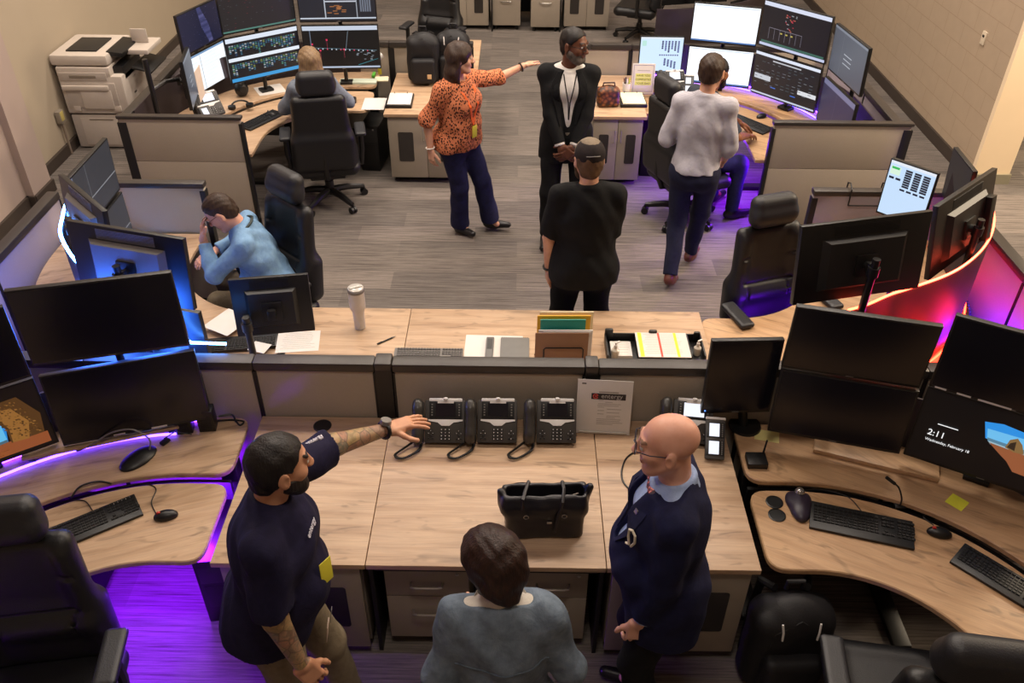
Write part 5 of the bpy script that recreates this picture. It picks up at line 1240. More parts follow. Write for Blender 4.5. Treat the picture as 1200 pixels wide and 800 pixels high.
# ------------------------------------------------------------------ bags
def backpack(label, c, rot, z=0., s=1., patch=None, mat=None, buckle=False, group='black backpacks'):
    t = T('backpack', label, 'backpack', (*c, z), rot, group); m = mat or plain('backpack_cloth', '141316', .6, 0, .4, .1, 30, .3, 160)
    S = SDF(.009); S.rbox(np.array((0, 0, .22))*s, np.array((.155, .085, .21))*s, .06*s, None); S.ell(np.array((0, 0, .36))*s, np.array((.135, .085, .12))*s, None, .05); S.folds(.003, 26, 2); V, F = S.mesh(); arr_obj('main_bag', V, F, m, t)
    S = SDF(.009); S.rbox(np.array((0, -.10, .14))*s, np.array((.115, .045, .12))*s, .035*s, None); V, F = S.mesh(); arr_obj('front_pocket', V, F, m, t)
    MB().tube([(-.03*s, .05*s, .47*s), (-.03*s, .05*s, .51*s), (.03*s, .05*s, .51*s), (.03*s, .05*s, .47*s)], .009*s, 8).build('top_handle', m, t)
    for sx in (-1, 1): MB().tube([(sx*.06*s, .07*s, .45*s), (sx*.09*s, .13*s, .42*s), (sx*.10*s, .13*s, .25*s), (sx*.12*s, .08*s, .06*s)], .016*s, 8).build('shoulder_strap', m, t)
    MB().tube([(-.10*s, -.088*s, .30*s), (-.09*s, -.085*s, .38*s), (0, -.075*s, .44*s), (.09*s, -.085*s, .38*s), (.10*s, -.088*s, .30*s)], .003, 6).build('zip', M_DK, t)
    if patch: MB().box((.055*s, -.147*s, .10*s), (.04*s, .004, .045*s), .002).build('patch', plain('tan_patch', 'c9a87c', .6), t)
    if buckle:
        mb = MB()
        for sx in (-1, 1): MB().tube([(sx*.07*s, -.078*s, .43*s), (sx*.066*s, -.092*s, .40*s), (sx*.064*s, -.096*s, .36*s)], .005, 6).build('pale_strap_tab', plain('pale_trim', 'd9d4d0', .5), t)
        mb.tube([(-.05*s, -.150*s, .06*s), (0, -.153*s, .052*s), (.05*s, -.150*s, .056*s)], .005, 6); mb.build('pale_piping', plain('pale_trim', 'd9d4d0', .5), t)
    return t
backpack('black backpack with a small tan patch on the far counter', (-.93, 8.40), .05, .70, 1.02, True); backpack('black backpack with pale straps behind the woman in leopard print', (-.645, 8.46), -.1, .70, 1.04, False, buckle=True); backpack('black backpack with pale piping on the floor under the right console', (1.27, 2.42), .05, 0, 1.22, False, buckle=True)
t = T('handbag', 'brown patterned bag on the far right counter', 'bag', (.83, 7.83, .70), .1); nt = NT('brown_weave'); vo = nt.n('TexVoronoi'); nt.l(nt.coord((1, 1, 1)), vo.inputs['Vector']); vo.inputs['Scale'].default_value = 28; nt.base(nt.ramp(vo.outputs['Distance'], [(.1, '8d5228'), (.45, '5a2f16'), (.7, '2b160c')])); nt.p(Roughness=.5)
S = SDF(.007); S.rbox((0, 0, .085), (.105, .06, .085), .035, None); S.ell((0, 0, .14), (.085, .05, .06), None, .04); V, F = S.mesh(); arr_obj('bag_body', V, F, nt.m, t); MB().tube([(-.06, 0, .17), (-.05, 0, .22), (.05, 0, .22), (.06, 0, .17)], .008, 8).build('handle', plain('brown_strap', '3a2012', .5), t)
# ------------------------------------------------------------------ far row desk things
def binder(label, c, rot, mat_pg=None, group='ring binders'):
    t = T('ring_binder', label, 'binder', (*c, .70), rot, group); MB().box((0, 0, .014), (.245, .31, .028), .004).build('cover', M_BLK, t); MB().box((.004, .004, .031), (.215, .28, .008), .001).build('pages', mat_pg or M_WHITE, t); mb = MB()
    for x in (-.06, .06): mb.tube([(x, .13, .034), (x, .14, .046), (x, .152, .034)], .003, 6)
    mb.build('rings', M_BLK2, t)
binder('black ring binder with white pages left of the woman in leopard print', (-1.115, 7.86), .02); binder('black ring binder with cream pages under the framed sign', (1.07, 7.94), .03, M_PAPER2)
sheet('white sheet on the tray end beside the black ring binder', (-1.365, 7.90), .21, .29, .02, .664, .003, group=G); sheet('white papers under the table monitors', (-2.40, 8.14), .26, .24, .5, group=G); sheet('cream pad on the far left console end', (-1.36, 8.44), .13, .12, .1, .70, .012, M_PAPER2, group=G)
sheet('white sheet hung on the edge of the narrow turned monitor', (-2.74, 7.27), .004, .20, .1, .95, .26, plain('pinkish_paper', 'd8c8bc', .7), group=G)
box_thing('receiver_box', 'small black box on the tray beside the white sheet', 'box', (-1.57, 7.93), (.065, .05, .05), .664, 0)
box_thing('folder_stack', 'pale green folders lying behind the blond woman tray', 'folders', (-1.58, 8.36), (.36, .11, .02), .70, .03, plain('pale_green_folder', 'b9c4b4', .6), .003, part='folders')
t = T('desk_ornament', 'white flower topped ornament with yellow and green clips', 'ornament', (-1.40, 8.60, .70)); MB().cyl((0, 0, 0), (0, 0, .16), .02, .015).build('stem', plain('yellow_plastic', 'c9b83a', .5), t); mb = MB()
for k in range(6): mb.ell((.025*math.cos(k*PI/3), .025*math.sin(k*PI/3), .18), (.022, .022, .03))
mb.build('flower', M_WHITE, t); MB().box((-.05, -.08, .02), (.03, .10, .03), .006).build('clip', plain('green_clip', '55b03a', .5), t)
t = T('webcam_speaker', 'round black speaker on the far left console', 'speaker', (-2.62, 7.97, .70), .6); S = SDF(.005); S.ell((0, 0, .07), (.065, .055, .075), None, .01); S.half((0, 0, .001), (0, 0, -1)); V, F = S.mesh(); arr_obj('shell', V, F, M_BLK, t); MB().cyl((0, -.05, .08), (0, -.058, .08), .03).build('cone', M_DK, t)
t = T('headset', 'black headset lying behind the left tan partition', 'headset', (-2.56, 7.68, .70), .4); MB().tube([(.08*math.cos(R(a)), .08*math.sin(R(a)), .02+.02*math.sin(R(a))) for a in range(0, 190, 15)], .008, 8).build('headband', M_BLK, t)
for sx in (-1, 1): MB().lathe([(.034, 0), (.036, .01), (.034, .028), (.02, .03)], 18, Matrix.Translation((sx*.08, 0, .002))).build('ear_cup', M_BLK, t)
phone('desk phone with lit screen at the far left console', -2.76, 7.42, R(40), LIT, 'far desk phones', False); sidecar('lit phone side panel behind the left tan partition', -2.68, 7.22, R(40))
phone('desk phone with lit screen behind the seated man chair', 1.46, 8.10, .1, LIT, 'far desk phones', False); sidecar('lit phone side panel left of the white screens', 1.62, 8.08, -.1)
t, M = leaning('framed_sign', 'white framed sign asking HAVE YOU COMPLETED YOUR JSA', 'sign', (1.185, 8.14), .215, .285, .12, .006, M_WHITE, -.02)
for y, s_ in ((.165, 'HAVE YOU'), (.128, 'COMPLETED'), (.091, 'YOUR JSA??')):
    MB().box((0, y+.010, .0036), (.15 if 'JSA' not in s_ else .155, .034, .0006), 0, M).build('highlight', plain('sign_yellow', 'd9dc7a', .7), t); text('sign_lettering', s_, .026, plain('sign_ink', '3c3a3a', .6), t, M @ Matrix.Translation((0, y+.001, .0045)), 'CENTER')
mb = MB()
for x, y, w, h_ in ((0, .27, .185, .003), (0, .025, .185, .003), (-.0925, .1475, .003, .248), (.0925, .1475, .003, .248)): mb.box((x, y, .0036), (w, h_, .0008), 0, M)
mb.build('border_line', plain('purple_ink', '6f6390', .6), t); MB().box((0, .22, .0036), (.12, .005, .0006), 0, M).build('heading_line', GR, t)
t = T('pen_cup', 'white pen cup left of the framed sign', 'cup', (1.03, 8.13, .70)); MB().lathe([(.034, 0), (.04, .11), (.036, .11), (.03, .006)], 20).build('cup', M_WHITE, t)
for k, (m, a) in enumerate((('c9d23a', .2), ('1a1a1c', 1.9), ('5a2a26', 3.2), ('e8e4dc', 4.6))): MB().cyl((.012*math.cos(a), .012*math.sin(a), .01), (.028*math.cos(a), .028*math.sin(a), .155), .006, None, 8).build('pen', plain('pen_ink_'+m, m, .5), t)
box_thing('cable_spool', 'dark round cable holder behind the pen cup', 'holder', (.80, 8.25), (.07, .05, .02), .70, 0)
# ------------------------------------------------------------------ printer
t = T('printer', 'large cream office printer against the left wall', 'printer', (-4.19, 8.62, 0)); t.scale = (1, 1, .95)
MB().box((0, 0, .20), (.60, .66, .36), .012).build('paper_cabinet', M_PRN2, t); MB().box((0, 0, .015), (.54, .6, .03)).build('plinth', M_DK, t)
S = MB(); S.box((0, 0, .60), (.62, .68, .40), .015); S.box((-.05, 0, .84), (.52, .68, .10), .012); S.build('engine_housing', M_PRN, t)
S = MB(); S.box((-.07, 0, .955), (.56, .66, .11), .03); S.build('scanner_lid', M_PRN, t); MB().box((-.07, -.02, 1.015), (.30, .40, .02), .006).build('feeder_tray', M_DK, t); MB().box((.13, .0, 1.01), (.16, .46, .05), .012, Matrix.Rotation(.12, 4, 'Y')).build('document_feeder', M_BLK, t)
MB().box((.24, -.02, .80), (.14, .46, .14), .01).box((.285, .0, .70), (.04, .38, .10), .01).build('output_recess', M_BLK, t); MB().box((.25, .02, .905), (.20, .44, .02), .006, Matrix.Rotation(.25, 4, 'Y')).build('control_panel', M_BLK, t)
MB().box((.40, .12, .96), (.24, .40, .05), .012).build('side_shelf', M_PRN, t); MB().box((.38, .14, 1.06), (.16, .02, .14), .004).build('paper_support', M_PRN2, t)
p_ = MB().box((-.02, -.345, .60), (.50, .016, .26), .006).build('side_door', M_PRN2, t); MB().box((-.06, -.362, .685), (.46, .03, .05), .012).build('door_handle', M_PRN, p_); MB().box((.03, -.356, .56), (.30, .012, .20), .006).build('inner_flap', M_PRN, p_)
for x in (-.2, .2): MB().box((x, -.345, .46), (.07, .02, .06), .006).build('latch', M_PRN, t)
MB().box((-.06, -.346, .80), (.46, .012, .08), .004).build('upper_cover', M_PRN2, t); MB().box((-.06, -.354, .80), (.26, .006, .03), .002).build('vent', M_GREYD, t); MB().box((0, -.334, .20), (.42, .012, .30), .004).build('lower_panel', M_PRN, t); MB().box((0, -.342, .335), (.24, .004, .012)).build('vent_slot', M_GREYD, t)
MB().box((.304, -.1, .55), (.012, .06, .02)).box((.31, 0, .40), (.01, .5, .004)).build('drawer_marks', M_GREYD, t)
t = T('outlet_box', 'small grey outlet box with a yellow plate on the left wall', 'outlet', (-4.535, 8.15, .40)); MB().box((.01, 0, 0), (.05, .10, .12), .005).build('box', plain('grey_box', '8f8578', .5, .2), t); MB().box((.037, -.01, .01), (.006, .06, .09), .002).build('plate', plain('yellow_plate', 'b9a860', .5), t); MB().cyl((.01, 0, -.06), (.01, 0, -.39), .012).build('conduit', plain('conduit', '8a7b6c', .5, .3), t)
t = T('wall_plate', 'small white control plate on the block wall', 'switch', (4.395, 8.35, 1.20)); MB().box((0, 0, 0), (.02, .08, .12), .003).build('plate', plain('plate_white', 'cdbfa8', .5), t); MB().box((-.012, 0, .02), (.008, .03, .02)).build('toggle', M_DK, t)
t = T('wall_plate', 'small dark fitting higher on the block wall', 'switch', (4.395, 8.45, 1.62)); MB().box((0, 0, 0), (.03, .04, .06), .004).build('plate', M_DK, t); MB().box((-.018, 0, .0), (.01, .02, .02)).build('toggle', M_BLK, t)
# ------------------------------------------------------------------ cloth and skin
def skin(name, a, b):
    t = NT(name); f = t.noise(t.coord(), 14, 4); t.base(t.ramp(f, [(.3, a), (.7, b)])); t.p(Roughness=.48, Specular_IOR_Level=.4, Subsurface_Weight=.08); t.b.inputs['Subsurface Radius'].default_value = (.02, .008, .004); t.bump(t.noise(t.coord(), 240, 2), .08, .001); return t.m
SK_FAIR = skin('fair_skin', 'c08d72', 'd2a186'); SK_PINK = skin('ruddy_skin', 'cb937b', 'd9a58f'); SK_DARK = skin('dark_skin', '5a3524', '6e4532'); SK_BROWN = skin('brown_skin', '7a4a2e', '8d5a3a'); SK_TAN = skin('tan_skin', 'b98364', 'c99676')
def cloth(name, a, b, scale=30, rough=.85, weave=600, extra=None, bump=.2, sheen=0.):
    t = NT(name); v = t.coord(); c = t.ramp(t.noise(v, scale, 4), [(.3, a), (.7, b)]); c = t.mix(.3, c, t.ramp(t.noise(v, weave, 1), [(.3, .6), (.7, 1.1)]), 'MULTIPLY')
    if extra: c = extra(t, v, c)
    t.base(c); t.p(Roughness=rough, Specular_IOR_Level=.25, Sheen_Weight=sheen); t.bump(t.noise(v, 11, 4, .6, .6), bump, .02); return t.m
def leopard(t, v, c):
    n = t.n('TexNoise'); n.inputs['Scale'].default_value = 9; t.l(v, n.inputs['Vector'])
    ad = t.n('VectorMath', operation='MULTIPLY_ADD'); t.l(n.outputs['Color'], ad.inputs[0]); ad.inputs[1].default_value = (.035, .035, .035); t.l(v, ad.inputs[2])
    mp = t.n('Mapping'); mp.inputs['Scale'].default_value = (1.25, 1.25, .8); t.l(ad.outputs[0], mp.inputs['Vector'])
    vo = t.n('TexVoronoi'); vo.inputs['Scale'].default_value = 58; vo.inputs['Randomness'].default_value = .85; t.l(mp.outputs[0], vo.inputs['Vector'])
    return t.mix(t.ramp(vo.outputs['Distance'], [(.37, 1.0), (.45, .0)]), c, '2a120c')
def checks(t, v, c):
    wv = []
    for d in 'XZ':
        w = t.n('TexWave', wave_type='BANDS', bands_direction=d); w.inputs['Scale'].default_value = 48; t.l(v, w.inputs['Vector']); wv.append(t.ramp(w.outputs['Fac'], [(.4, .82), (.6, 1.0)]))
    return t.mix(1, t.mix(1, c, wv[0], 'MULTIPLY'), wv[1], 'MULTIPLY')
def tattoo_mat():
    t = NT('tattooed_skin'); v = t.coord(); vo = t.n('TexVoronoi'); vo.inputs['Scale'].default_value = 17; t.l(v, vo.inputs['Vector'])
    n = t.noise(v, 26, 4, .6, 1.2); ink = t.ramp(n, [(.36, '2f3432'), (.46, '6a6a58'), (.54, 'a87a5e'), (.64, '4c5148')])
    hsv = t.ramp(vo.outputs['Color'], [(.25, 'a08a4a'), (.45, '7f6a54'), (.6, '9a5a44'), (.8, '5a6a5c')]); c = t.mix(.5, ink, hsv)
    edge = t.n('TexVoronoi', feature='DISTANCE_TO_EDGE'); edge.inputs['Scale'].default_value = 17; t.l(v, edge.inputs['Vector'])
    c = t.mix(t.ramp(edge.outputs['Distance'], [(.01, .75), (.05, 0.)]), c, '23231f'); t.base(t.mix(.16, c, 'c08c70')); t.p(Roughness=.5); return t.m
C_LEO = cloth('leopard_print_blouse', 'c0704c', 'd08058', extra=leopard, bump=.3); C_NAVYT = cloth('navy_trouser_cloth', '1d1e3a', '23244a'); C_NAVYT2 = cloth('dark_navy_chino', '1b1c30', '22243c'); C_BLK = cloth('black_suiting', '0a0a0c', '0f0f11'); C_BLKP = cloth('black_polo_cloth', '0b0b0c', '101011')
C_WHT = cloth('white_shirt_cloth', 'cfcac6', 'dcd7d2'); C_CHK = cloth('pale_checked_shirt', 'bdbac4', 'cac7d0', extra=checks, bump=.3); C_BLUE = cloth('light_blue_shirt', '6f93b8', '82a5c8', bump=.45); C_KHA = cloth('khaki_cloth', '6f6350', '7d705c', bump=.35); C_NAVY = cloth('navy_polo_cloth', '120f2a', '191534', bump=.3); C_SUIT = cloth('navy_blazer_cloth', '0f1130', '15183a', bump=.25)
C_DENIM = cloth('light_denim', '5c6876', '707d8b', weave=420, bump=.4); C_JEAN = cloth('dark_denim', '1c2038', '262b48'); C_GREYB = cloth('grey_blue_shirt', '6c7482', '7d8592', bump=.4); C_ORANGE = plain('orange_lanyard', 'e8641e', .6); C_BADGE = plain('yellow_green_badge', 'd2c83a', .5); C_CREAMW = cloth('cream_knit', 'c9c2b6', 'd8d2c8')
def hair_mat(name, a, b):
    t = NT(name); v = t.coord((55, 55, 5)); c = t.ramp(t.noise(v, 2.2, 4, .6, .4), [(.3, a), (.7, b)]); t.base(c); t.p(Roughness=.5, Specular_IOR_Level=.35); t.bump(t.noise(v, 2.6, 3), .5, .006); return t.m
H_BR = hair_mat('dark_brown_hair', '22150e', '3f2c20'); H_BLK = hair_mat('near_black_hair', '0e0a09', '1c1513'); H_BLO = hair_mat('ash_blond_hair', '644e3a', '8f7658'); H_AUB = hair_mat('auburn_dark_hair', '190d09', '351d14'); H_BRD = cloth('brown_beard', '4a3626', '6a503a', 20, .7, 300); H_GRY = cloth('greying_beard', '2e2723', '6b625b', 20, .7, 300)
S_BLK = plain('black_shoe_leather', '151316', .35); S_BRN = plain('brown_shoe_leather', '5a2f26', .4)
# ------------------------------------------------------------------ 1 woman in leopard print
p = person('person', 'woman in leopard print blouse and navy trousers pointing with an outstretched arm', (-.49, 6.63), R(-128), 1.66, SK_FAIR, g=1.13, fem=1, belly=.25, lean=.02,
    hands={-1: (.04, 7.0, 1.36), 1: (-.70, 6.47, .86)}, pole={-1: (-.3, -.3, -1), 1: (.6, -.8, 0)}, feet={1: (-.50, 6.66, .085), -1: (-.23, 6.72, .085)}, head=(.75, -.04, .0), h=.0062,
    hair=long_hair(H_BR, .34, .019, .02), hand_kw={-1: dict(curl=.10, fdir=(.55, .65, .05), palm=(.2, -.2, -1)), 1: dict(curl=.35)},
    garments=(dict(name='trousers', mat=C_NAVYT, kind='trousers', off=.016, flare=.022), dict(name='blouse', mat=C_LEO, kind='top', off=.030, sleeve=1.14, hem=.88, cuff=.03, fold=.006, vcut=.045, vz=1.34)))
shoes(p, S_BLK, dirs={1: (.05, 1, 0), -1: (-.55, 1, 0)})
ribbon(p, 'lanyard', drape(p, [(.085, 1.46), (.075, 1.38), (.05, 1.28), (.025, 1.18), (.01, 1.12)]), .020, C_ORANGE); ribbon(p, 'lanyard', drape(p, [(-.085, 1.46), (-.075, 1.38), (-.05, 1.28), (-.015, 1.18), (.01, 1.12)]), .020, C_ORANGE)
plate(p, 'badge', drape(p, [(.01, 1.06)], .012)[0], .055, .10, C_BADGE); e, w = p.arms[1][1:]; MB().tube([tuple(w+(e-w)*.06+np.array([.034*math.cos(a), .034*math.sin(a), .004*math.sin(a)])) for a in [2*PI*i/16 for i in range(16)]], .005, 6, closed=True).build('bracelet', M_WHITE, p.root)
e, w = p.arms[-1][1:]; u = Vector(unit(w-e)); o1 = u.orthogonal().normalized(); o2 = u.cross(o1); c = Vector(w)-u*.03
MB().tube([c+o1*.034*math.cos(a)+o2*.034*math.sin(a) for a in [2*PI*i/16 for i in range(16)]], .006, 6, closed=True).build('wristband', M_BLK, p.root)
plate(p, 'id_card', p.TT(-.15, .10, .90), .05, .08, M_WHITE, nrm=(-.6, .8, 0))
# ------------------------------------------------------------------ 2 man in black suit
p = person('person', 'man in black suit and white shirt with glasses, hands clasped', (.38, 6.50), PI, 1.83, SK_DARK, g=1.04, hands={1: (.335, 6.27, .95), -1: (.425, 6.27, .94)}, pole={1: (.9, -.5, -.2), -1: (-.9, -.5, -.2)}, feet={1: (.25, 6.5, .09), -1: (.52, 6.48, .09)}, head=(.95, -.08, 0), h=.0062, skin_mats=M_LIPD,
    hair=both(short_hair(H_BLK, .006, .08, .8, .055, .06), beard(H_GRY, .005)), hand_kw={1: dict(curl=.42, fdir=(.75, -.1, -.55), palm=(.1, 1, .1)), -1: dict(curl=.42, fdir=(-.75, -.1, -.55), palm=(-.1, 1, .1))},
    garments=(dict(name='trousers', mat=C_BLK, kind='trousers', off=.012), dict(name='white_shirt', mat=C_WHT, kind='top', off=.006, sleeve=1.93, hem=.95, fold=.002, collar=.006, vcut=.03, vz=1.43), dict(name='suit_jacket', mat=C_BLK, kind='top', off=.022, sleeve=1.86, hem=.76, cuff=.016, vcut=.090, vz=1.0, open_=.022, fold=.003)))
lapels(p, C_BLK, [(.072, .085, 1.45), (.075, .125, 1.38), (.066, .135, 1.32), (.058, .10, 1.22), (.045, .06, 1.08)])
shoes(p, S_BLK); glasses(p, M_BLK)
ribbon(p, 'neck_cord', [p.TT(x, y, z) for x, y, z in ((-.045, .125, 1.45), (-.03, .150, 1.36), (-.008, .150, 1.25), (-.004, .135, 1.12))], .009, M_BLK); ribbon(p, 'neck_cord', [p.TT(x, y, z) for x, y, z in ((.045, .125, 1.45), (.028, .150, 1.36), (.004, .150, 1.25), (-.002, .135, 1.12))], .009, M_BLK)
MB().tube([tuple(p.TT(.132*math.sin(a), .118*math.cos(a)-.005, 1.0)) for a in [R(-70+10*i) for i in range(15)]], .016, 6).build('belt', M_BLK, p.root); plate(p, 'belt_buckle', p.TT(0, .136, 1.0), .045, .035, M_STEEL)
# ------------------------------------------------------------------ 3 man in cap, back to us
p = person('person', 'man in black polo and cap standing with his back to the counter', (.42, 4.66), R(4), 1.735, SK_FAIR, g=1.10, belly=.4, hands={-1: (.20, 4.69, .84), 1: (.50, 4.93, 1.05)}, pole={-1: (-1, -.4, 0), 1: (.25, -1, -.5)}, feet={-1: (.29, 4.69, .09), 1: (.55, 4.69, .09)}, head=(.06, -.10, 0), h=.006,
    hair=both(short_hair(H_BRD, .010, .12, .3, .03, -.02), beard(H_BRD, .012, -.04, full=.05)), garments=(dict(name='trousers', mat=C_BLK, kind='trousers', off=.016), dict(name='polo_shirt', mat=C_BLKP, kind='top', off=.026, sleeve=.92, hem=.84, cuff=.016, collar=.015, fold=.005)))
shoes(p, S_BLK); S = SDF(.0045); H, s = p.H, p.s; S.ell(H(0, -.012, .045), np.array([.090, .108, .090])*s, p.Rh, .01); S.half(H(0, 0, .028), p.Rh@unit([0, .25, -1])); S.cap(H(-.05, .09, .045), H(.05, .09, .045), .02, k=.02); V, F = S.mesh()
q = (V[F].mean(1)-p.hc)@p.Rh; mi = ((q[:, 1] < .0) & (q[:, 2] < .115)).astype(int); cap = arr_obj('cap', V, F, [cloth('cap_cloth', '6d6050', '7d7060'), cloth('cap_mesh', '1d1716', '282020')], p.root, mi)
S = SDF(.0045); S.ell(H(0, .13, .035), np.array([.075, .075, .012])*s, p.Rh@rotm(-.25, 0, 0), .01); V, F = S.mesh(); arr_obj('cap_brim', V, F, cloth('cap_brim_cloth', '2a2220', '3a302c'), p.root)
MB().tube([H(x, -.121+x*x*9, .06-abs(x)*.1) for x in (-.04, -.02, 0, .02, .04)], .003, 6).build('cap_strap', M_GRAYP, p.root)
e, w = p.arms[-1][1:]; u = Vector(unit(w-e)); o1 = u.orthogonal().normalized(); o2 = u.cross(o1); c = Vector(w)-u*.02
MB().tube([c+o1*.034*math.cos(a)+o2*.034*math.sin(a) for a in [2*PI*i/16 for i in range(16)]], .007, 6, closed=True).build('wristband', M_BLK, p.root)
# ------------------------------------------------------------------ 4 man walking away
p = person('person', 'man in pale checked shirt, navy chinos and brown shoes walking away', (1.32, 5.96), R(-20), 1.80, SK_FAIR, g=1.0, lean=.05, hands={-1: (1.24, 6.22, 1.08), 1: (1.56, 6.10, .98)}, pole={-1: (-.45, -.9, -.5), 1: (.45, -.9, -.5)}, feet={-1: (1.21, 5.80, .13), 1: (1.43, 6.19, .10)}, head=(-.12, -.15, 0), h=.006,
    hair=short_hair(H_BR, .012, .045, .6, .06, .05), garments=(dict(name='chinos', mat=C_NAVYT2, kind='trousers', off=.010, fold=.004), dict(name='checked_shirt', mat=C_CHK, kind='top', off=.022, sleeve=1.35, hem=.935, cuff=.02, collar=.014, fold=.0045)))
shoes(p, S_BRN, dirs={-1: (.1, 1, -.42), 1: (.15, 1, -.1)})
# ------------------------------------------------------------------ 5 seated man, far right
p = person('person', 'seated bearded man in dark jeans typing at the far right console', (1.47, 7.0), R(-62), 1.80, SK_BROWN, g=1.02, lean=.27, pelvis=(1.47, 7.0, .60), hands={1: (1.97, 7.06, .75), -1: (1.97, 7.34, .745)}, pole={1: (.9, -.5, -.5), -1: (-.9, -.5, -.5)}, feet={1: (1.92, 6.97, .09), -1: (1.80, 7.28, .09)}, knee={1: (.1, .6, 1), -1: (-.1, .6, 1)}, head=(.25, -.12, 0), h=.0065, skin_mats=M_LIPD,
    hair=both(short_hair(H_BLK, .007, .08, .8, .06, .05), beard(H_BLK, .008, -.04)), hand_kw={1: dict(curl=.3, palm=(0, 0, -1)), -1: dict(curl=.3, palm=(0, 0, -1))}, garments=(dict(name='jeans', mat=C_JEAN, kind='trousers', off=.012), dict(name='dark_shirt', mat=cloth('slate_shirt', '30343e', '3a3f4a'), kind='top', off=.02, sleeve=.9, hem=.90, cuff=.015, collar=.013)))
shoes(p, S_BLK, dirs={1: (.2, 1, 0), -1: (-.2, 1, 0)})
# ------------------------------------------------------------------ 6 blond woman, far left
p = person('person', 'blond woman in grey blue shirt seated with her back to us', (-1.78, 7.32), R(20), 1.66, SK_FAIR, g=1.06, fem=1, lean=.14, pelvis=(-1.77, 7.31, .585), hands={1: (-1.66, 7.74, .73), -1: (-2.08, 7.62, .73)}, pole={1: (.9, -.4, -.6), -1: (-.9, -.4, -.6)}, feet={1: (-1.76, 7.76, .09), -1: (-1.98, 7.70, .09)}, knee={1: (.1, .6, 1), -1: (-.1, .6, 1)}, head=(0, -.06, 0), h=.0065,
    hair=long_hair(H_BLO, .30, .021, .02), hand_kw={1: dict(curl=.3, palm=(0, 0, -1)), -1: dict(curl=.3, palm=(0, 0, -1))}, garments=(dict(name='trousers', mat=cloth('grey_trouser_cloth', '5a6068', '686e76'), kind='trousers', off=.014), dict(name='shirt', mat=C_GREYB, kind='top', off=.026, sleeve=1.8, hem=.88, cuff=.02, collar=.012, fold=.006)))
shoes(p, S_BLK)
# ------------------------------------------------------------------ 7 man in blue, hand over face
p = person('person', 'man in light blue shirt seated with one hand over his face', (-1.66, 4.93), R(98), 1.72, SK_PINK, g=1.10, belly=.5, lean=.36, pelvis=(-1.60, 4.92, .54), hands={-1: lambda p: p.H(-.03, .155, -.0)+np.array([0, .015, -.075]), 1: (-2.06, 5.08, .73)}, pole={-1: (-.35, .5, -1), 1: (.8, .1, -.6)}, feet={1: (-2.02, 5.10, .09), -1: (-2.02, 4.84, .09)}, knee={1: (.1, .6, 1), -1: (-.1, .6, 1)}, head=(.04, -.66, 0), h=.005,
    hair=short_hair(H_BR, .008, .06, .75, .046, .055), hand_kw={-1: dict(curl=.30, fdir=(.12, .16, 1), palm=(1, .2, -.1)), 1: dict(curl=.3, palm=(0, 0, -1))}, garments=(dict(name='khaki_trousers', mat=C_KHA, kind='trousers', off=.014), dict(name='blue_shirt', mat=C_BLUE, kind='top', off=.020, sleeve=1.88, hem=.86, cuff=.014, collar=.016, fold=.007)))
shoes(p, S_BRN); glasses(p, M_BLK)
GL = plain('dark_green_lanyard', '1c2a28', .6); MB().tube([tuple(p.nb+p.Rt@np.array([.096*math.sin(a), .008-.094*math.cos(a), .030-.012*abs(math.sin(a))])) for a in [R(-100+10*i) for i in range(21)]], .0085, 6).build('neck_loop', GL, p.root)
for sd in (1, -1): ribbon(p, 'lanyard', drape(p, [(sd*.084, 1.455), (sd*.08, 1.40), (sd*.06, 1.30), (sd*.03, 1.18), (0, 1.10)], .008), .020, GL)
plate(p, 'badge', drape(p, [(-.03, 1.03)], .012)[0], .05, .09, M_WHITE)
# ------------------------------------------------------------------ 8 tattooed man
p = person('person', 'man in navy polo and khakis with tattooed arms pointing at the phones', (-.93, 2.09), R(-86), 1.80, SK_TAN, g=1.17, belly=.45, lean=.15, side=-.02, hands={-1: (-.44, 2.83, 1.26), 1: (-.77, 1.84, .83)}, pole={-1: (-.8, -.6, .2), 1: (.5, -1, .1)}, feet={-1: (-.72, 2.20, .09), 1: (-.95, 1.92, .09)}, head=(.50, -.10, 0), h=.0048, arm=1.12, tattoo=tattoo_mat(),
    hair=both(short_hair(H_BLK, .008, .06, .85, .052, .055), beard(H_BLK, .006, -.045)), hand_kw={-1: dict(curl=.16, fdir=(.62, .25, .05), palm=(.1, -.1, -1), fan=.22, thumb=1.0), 1: dict(curl=.5, fdir=(.35, .05, -.8), palm=(-.5, .75, -.2), thumb=0.)},
    garments=(dict(name='khaki_trousers', mat=C_KHA, kind='trousers', off=.014), dict(name='navy_polo', mat=C_NAVY, kind='top', off=.026, sleeve=.86, hem=.875, cuff=.020, collar=.018, fold=.005, h=.006)))
shoes(p, S_BLK)
e, w = p.arms[-1][1:]; u = Vector(unit(w-e)); o1 = u.orthogonal().normalized(); o2 = u.cross(o1); c = Vector(w)-u*.015
MB().tube([c+o1*.037*math.cos(a)+o2*.034*math.sin(a) for a in [2*PI*i/20 for i in range(20)]], .009, 8, closed=True).build('watch_strap', M_BLK, p.root)
ax = Vector((0, 0, 1)); ax = (ax-u*ax.dot(u)).normalized(); MB().cyl(tuple(c+ax*.034), tuple(c+ax*.052), .025, .023, 22).build('watch_case', plain('grey_watch', '77736e', .3, .4), p.root)
M_TXT = plain('white_embroidery', 'cfcbd6', .6)
o, n = around(p, 14, 1.17, .015); plate(p, 'badge', o, .06, .105, C_BADGE, nrm=p.Rt@np.array([.55, .8, .2]))
o, n = around(p, 16, 1.385, .004); n = Vector(n); Z = Vector(p.Rt[:, 2]); Z = (Z-n*Z.dot(n)).normalized(); text('chest_lettering', 'entergy', .030, M_TXT, p.root, frame(o, Z.cross(n), n), 'CENTER', .0015)
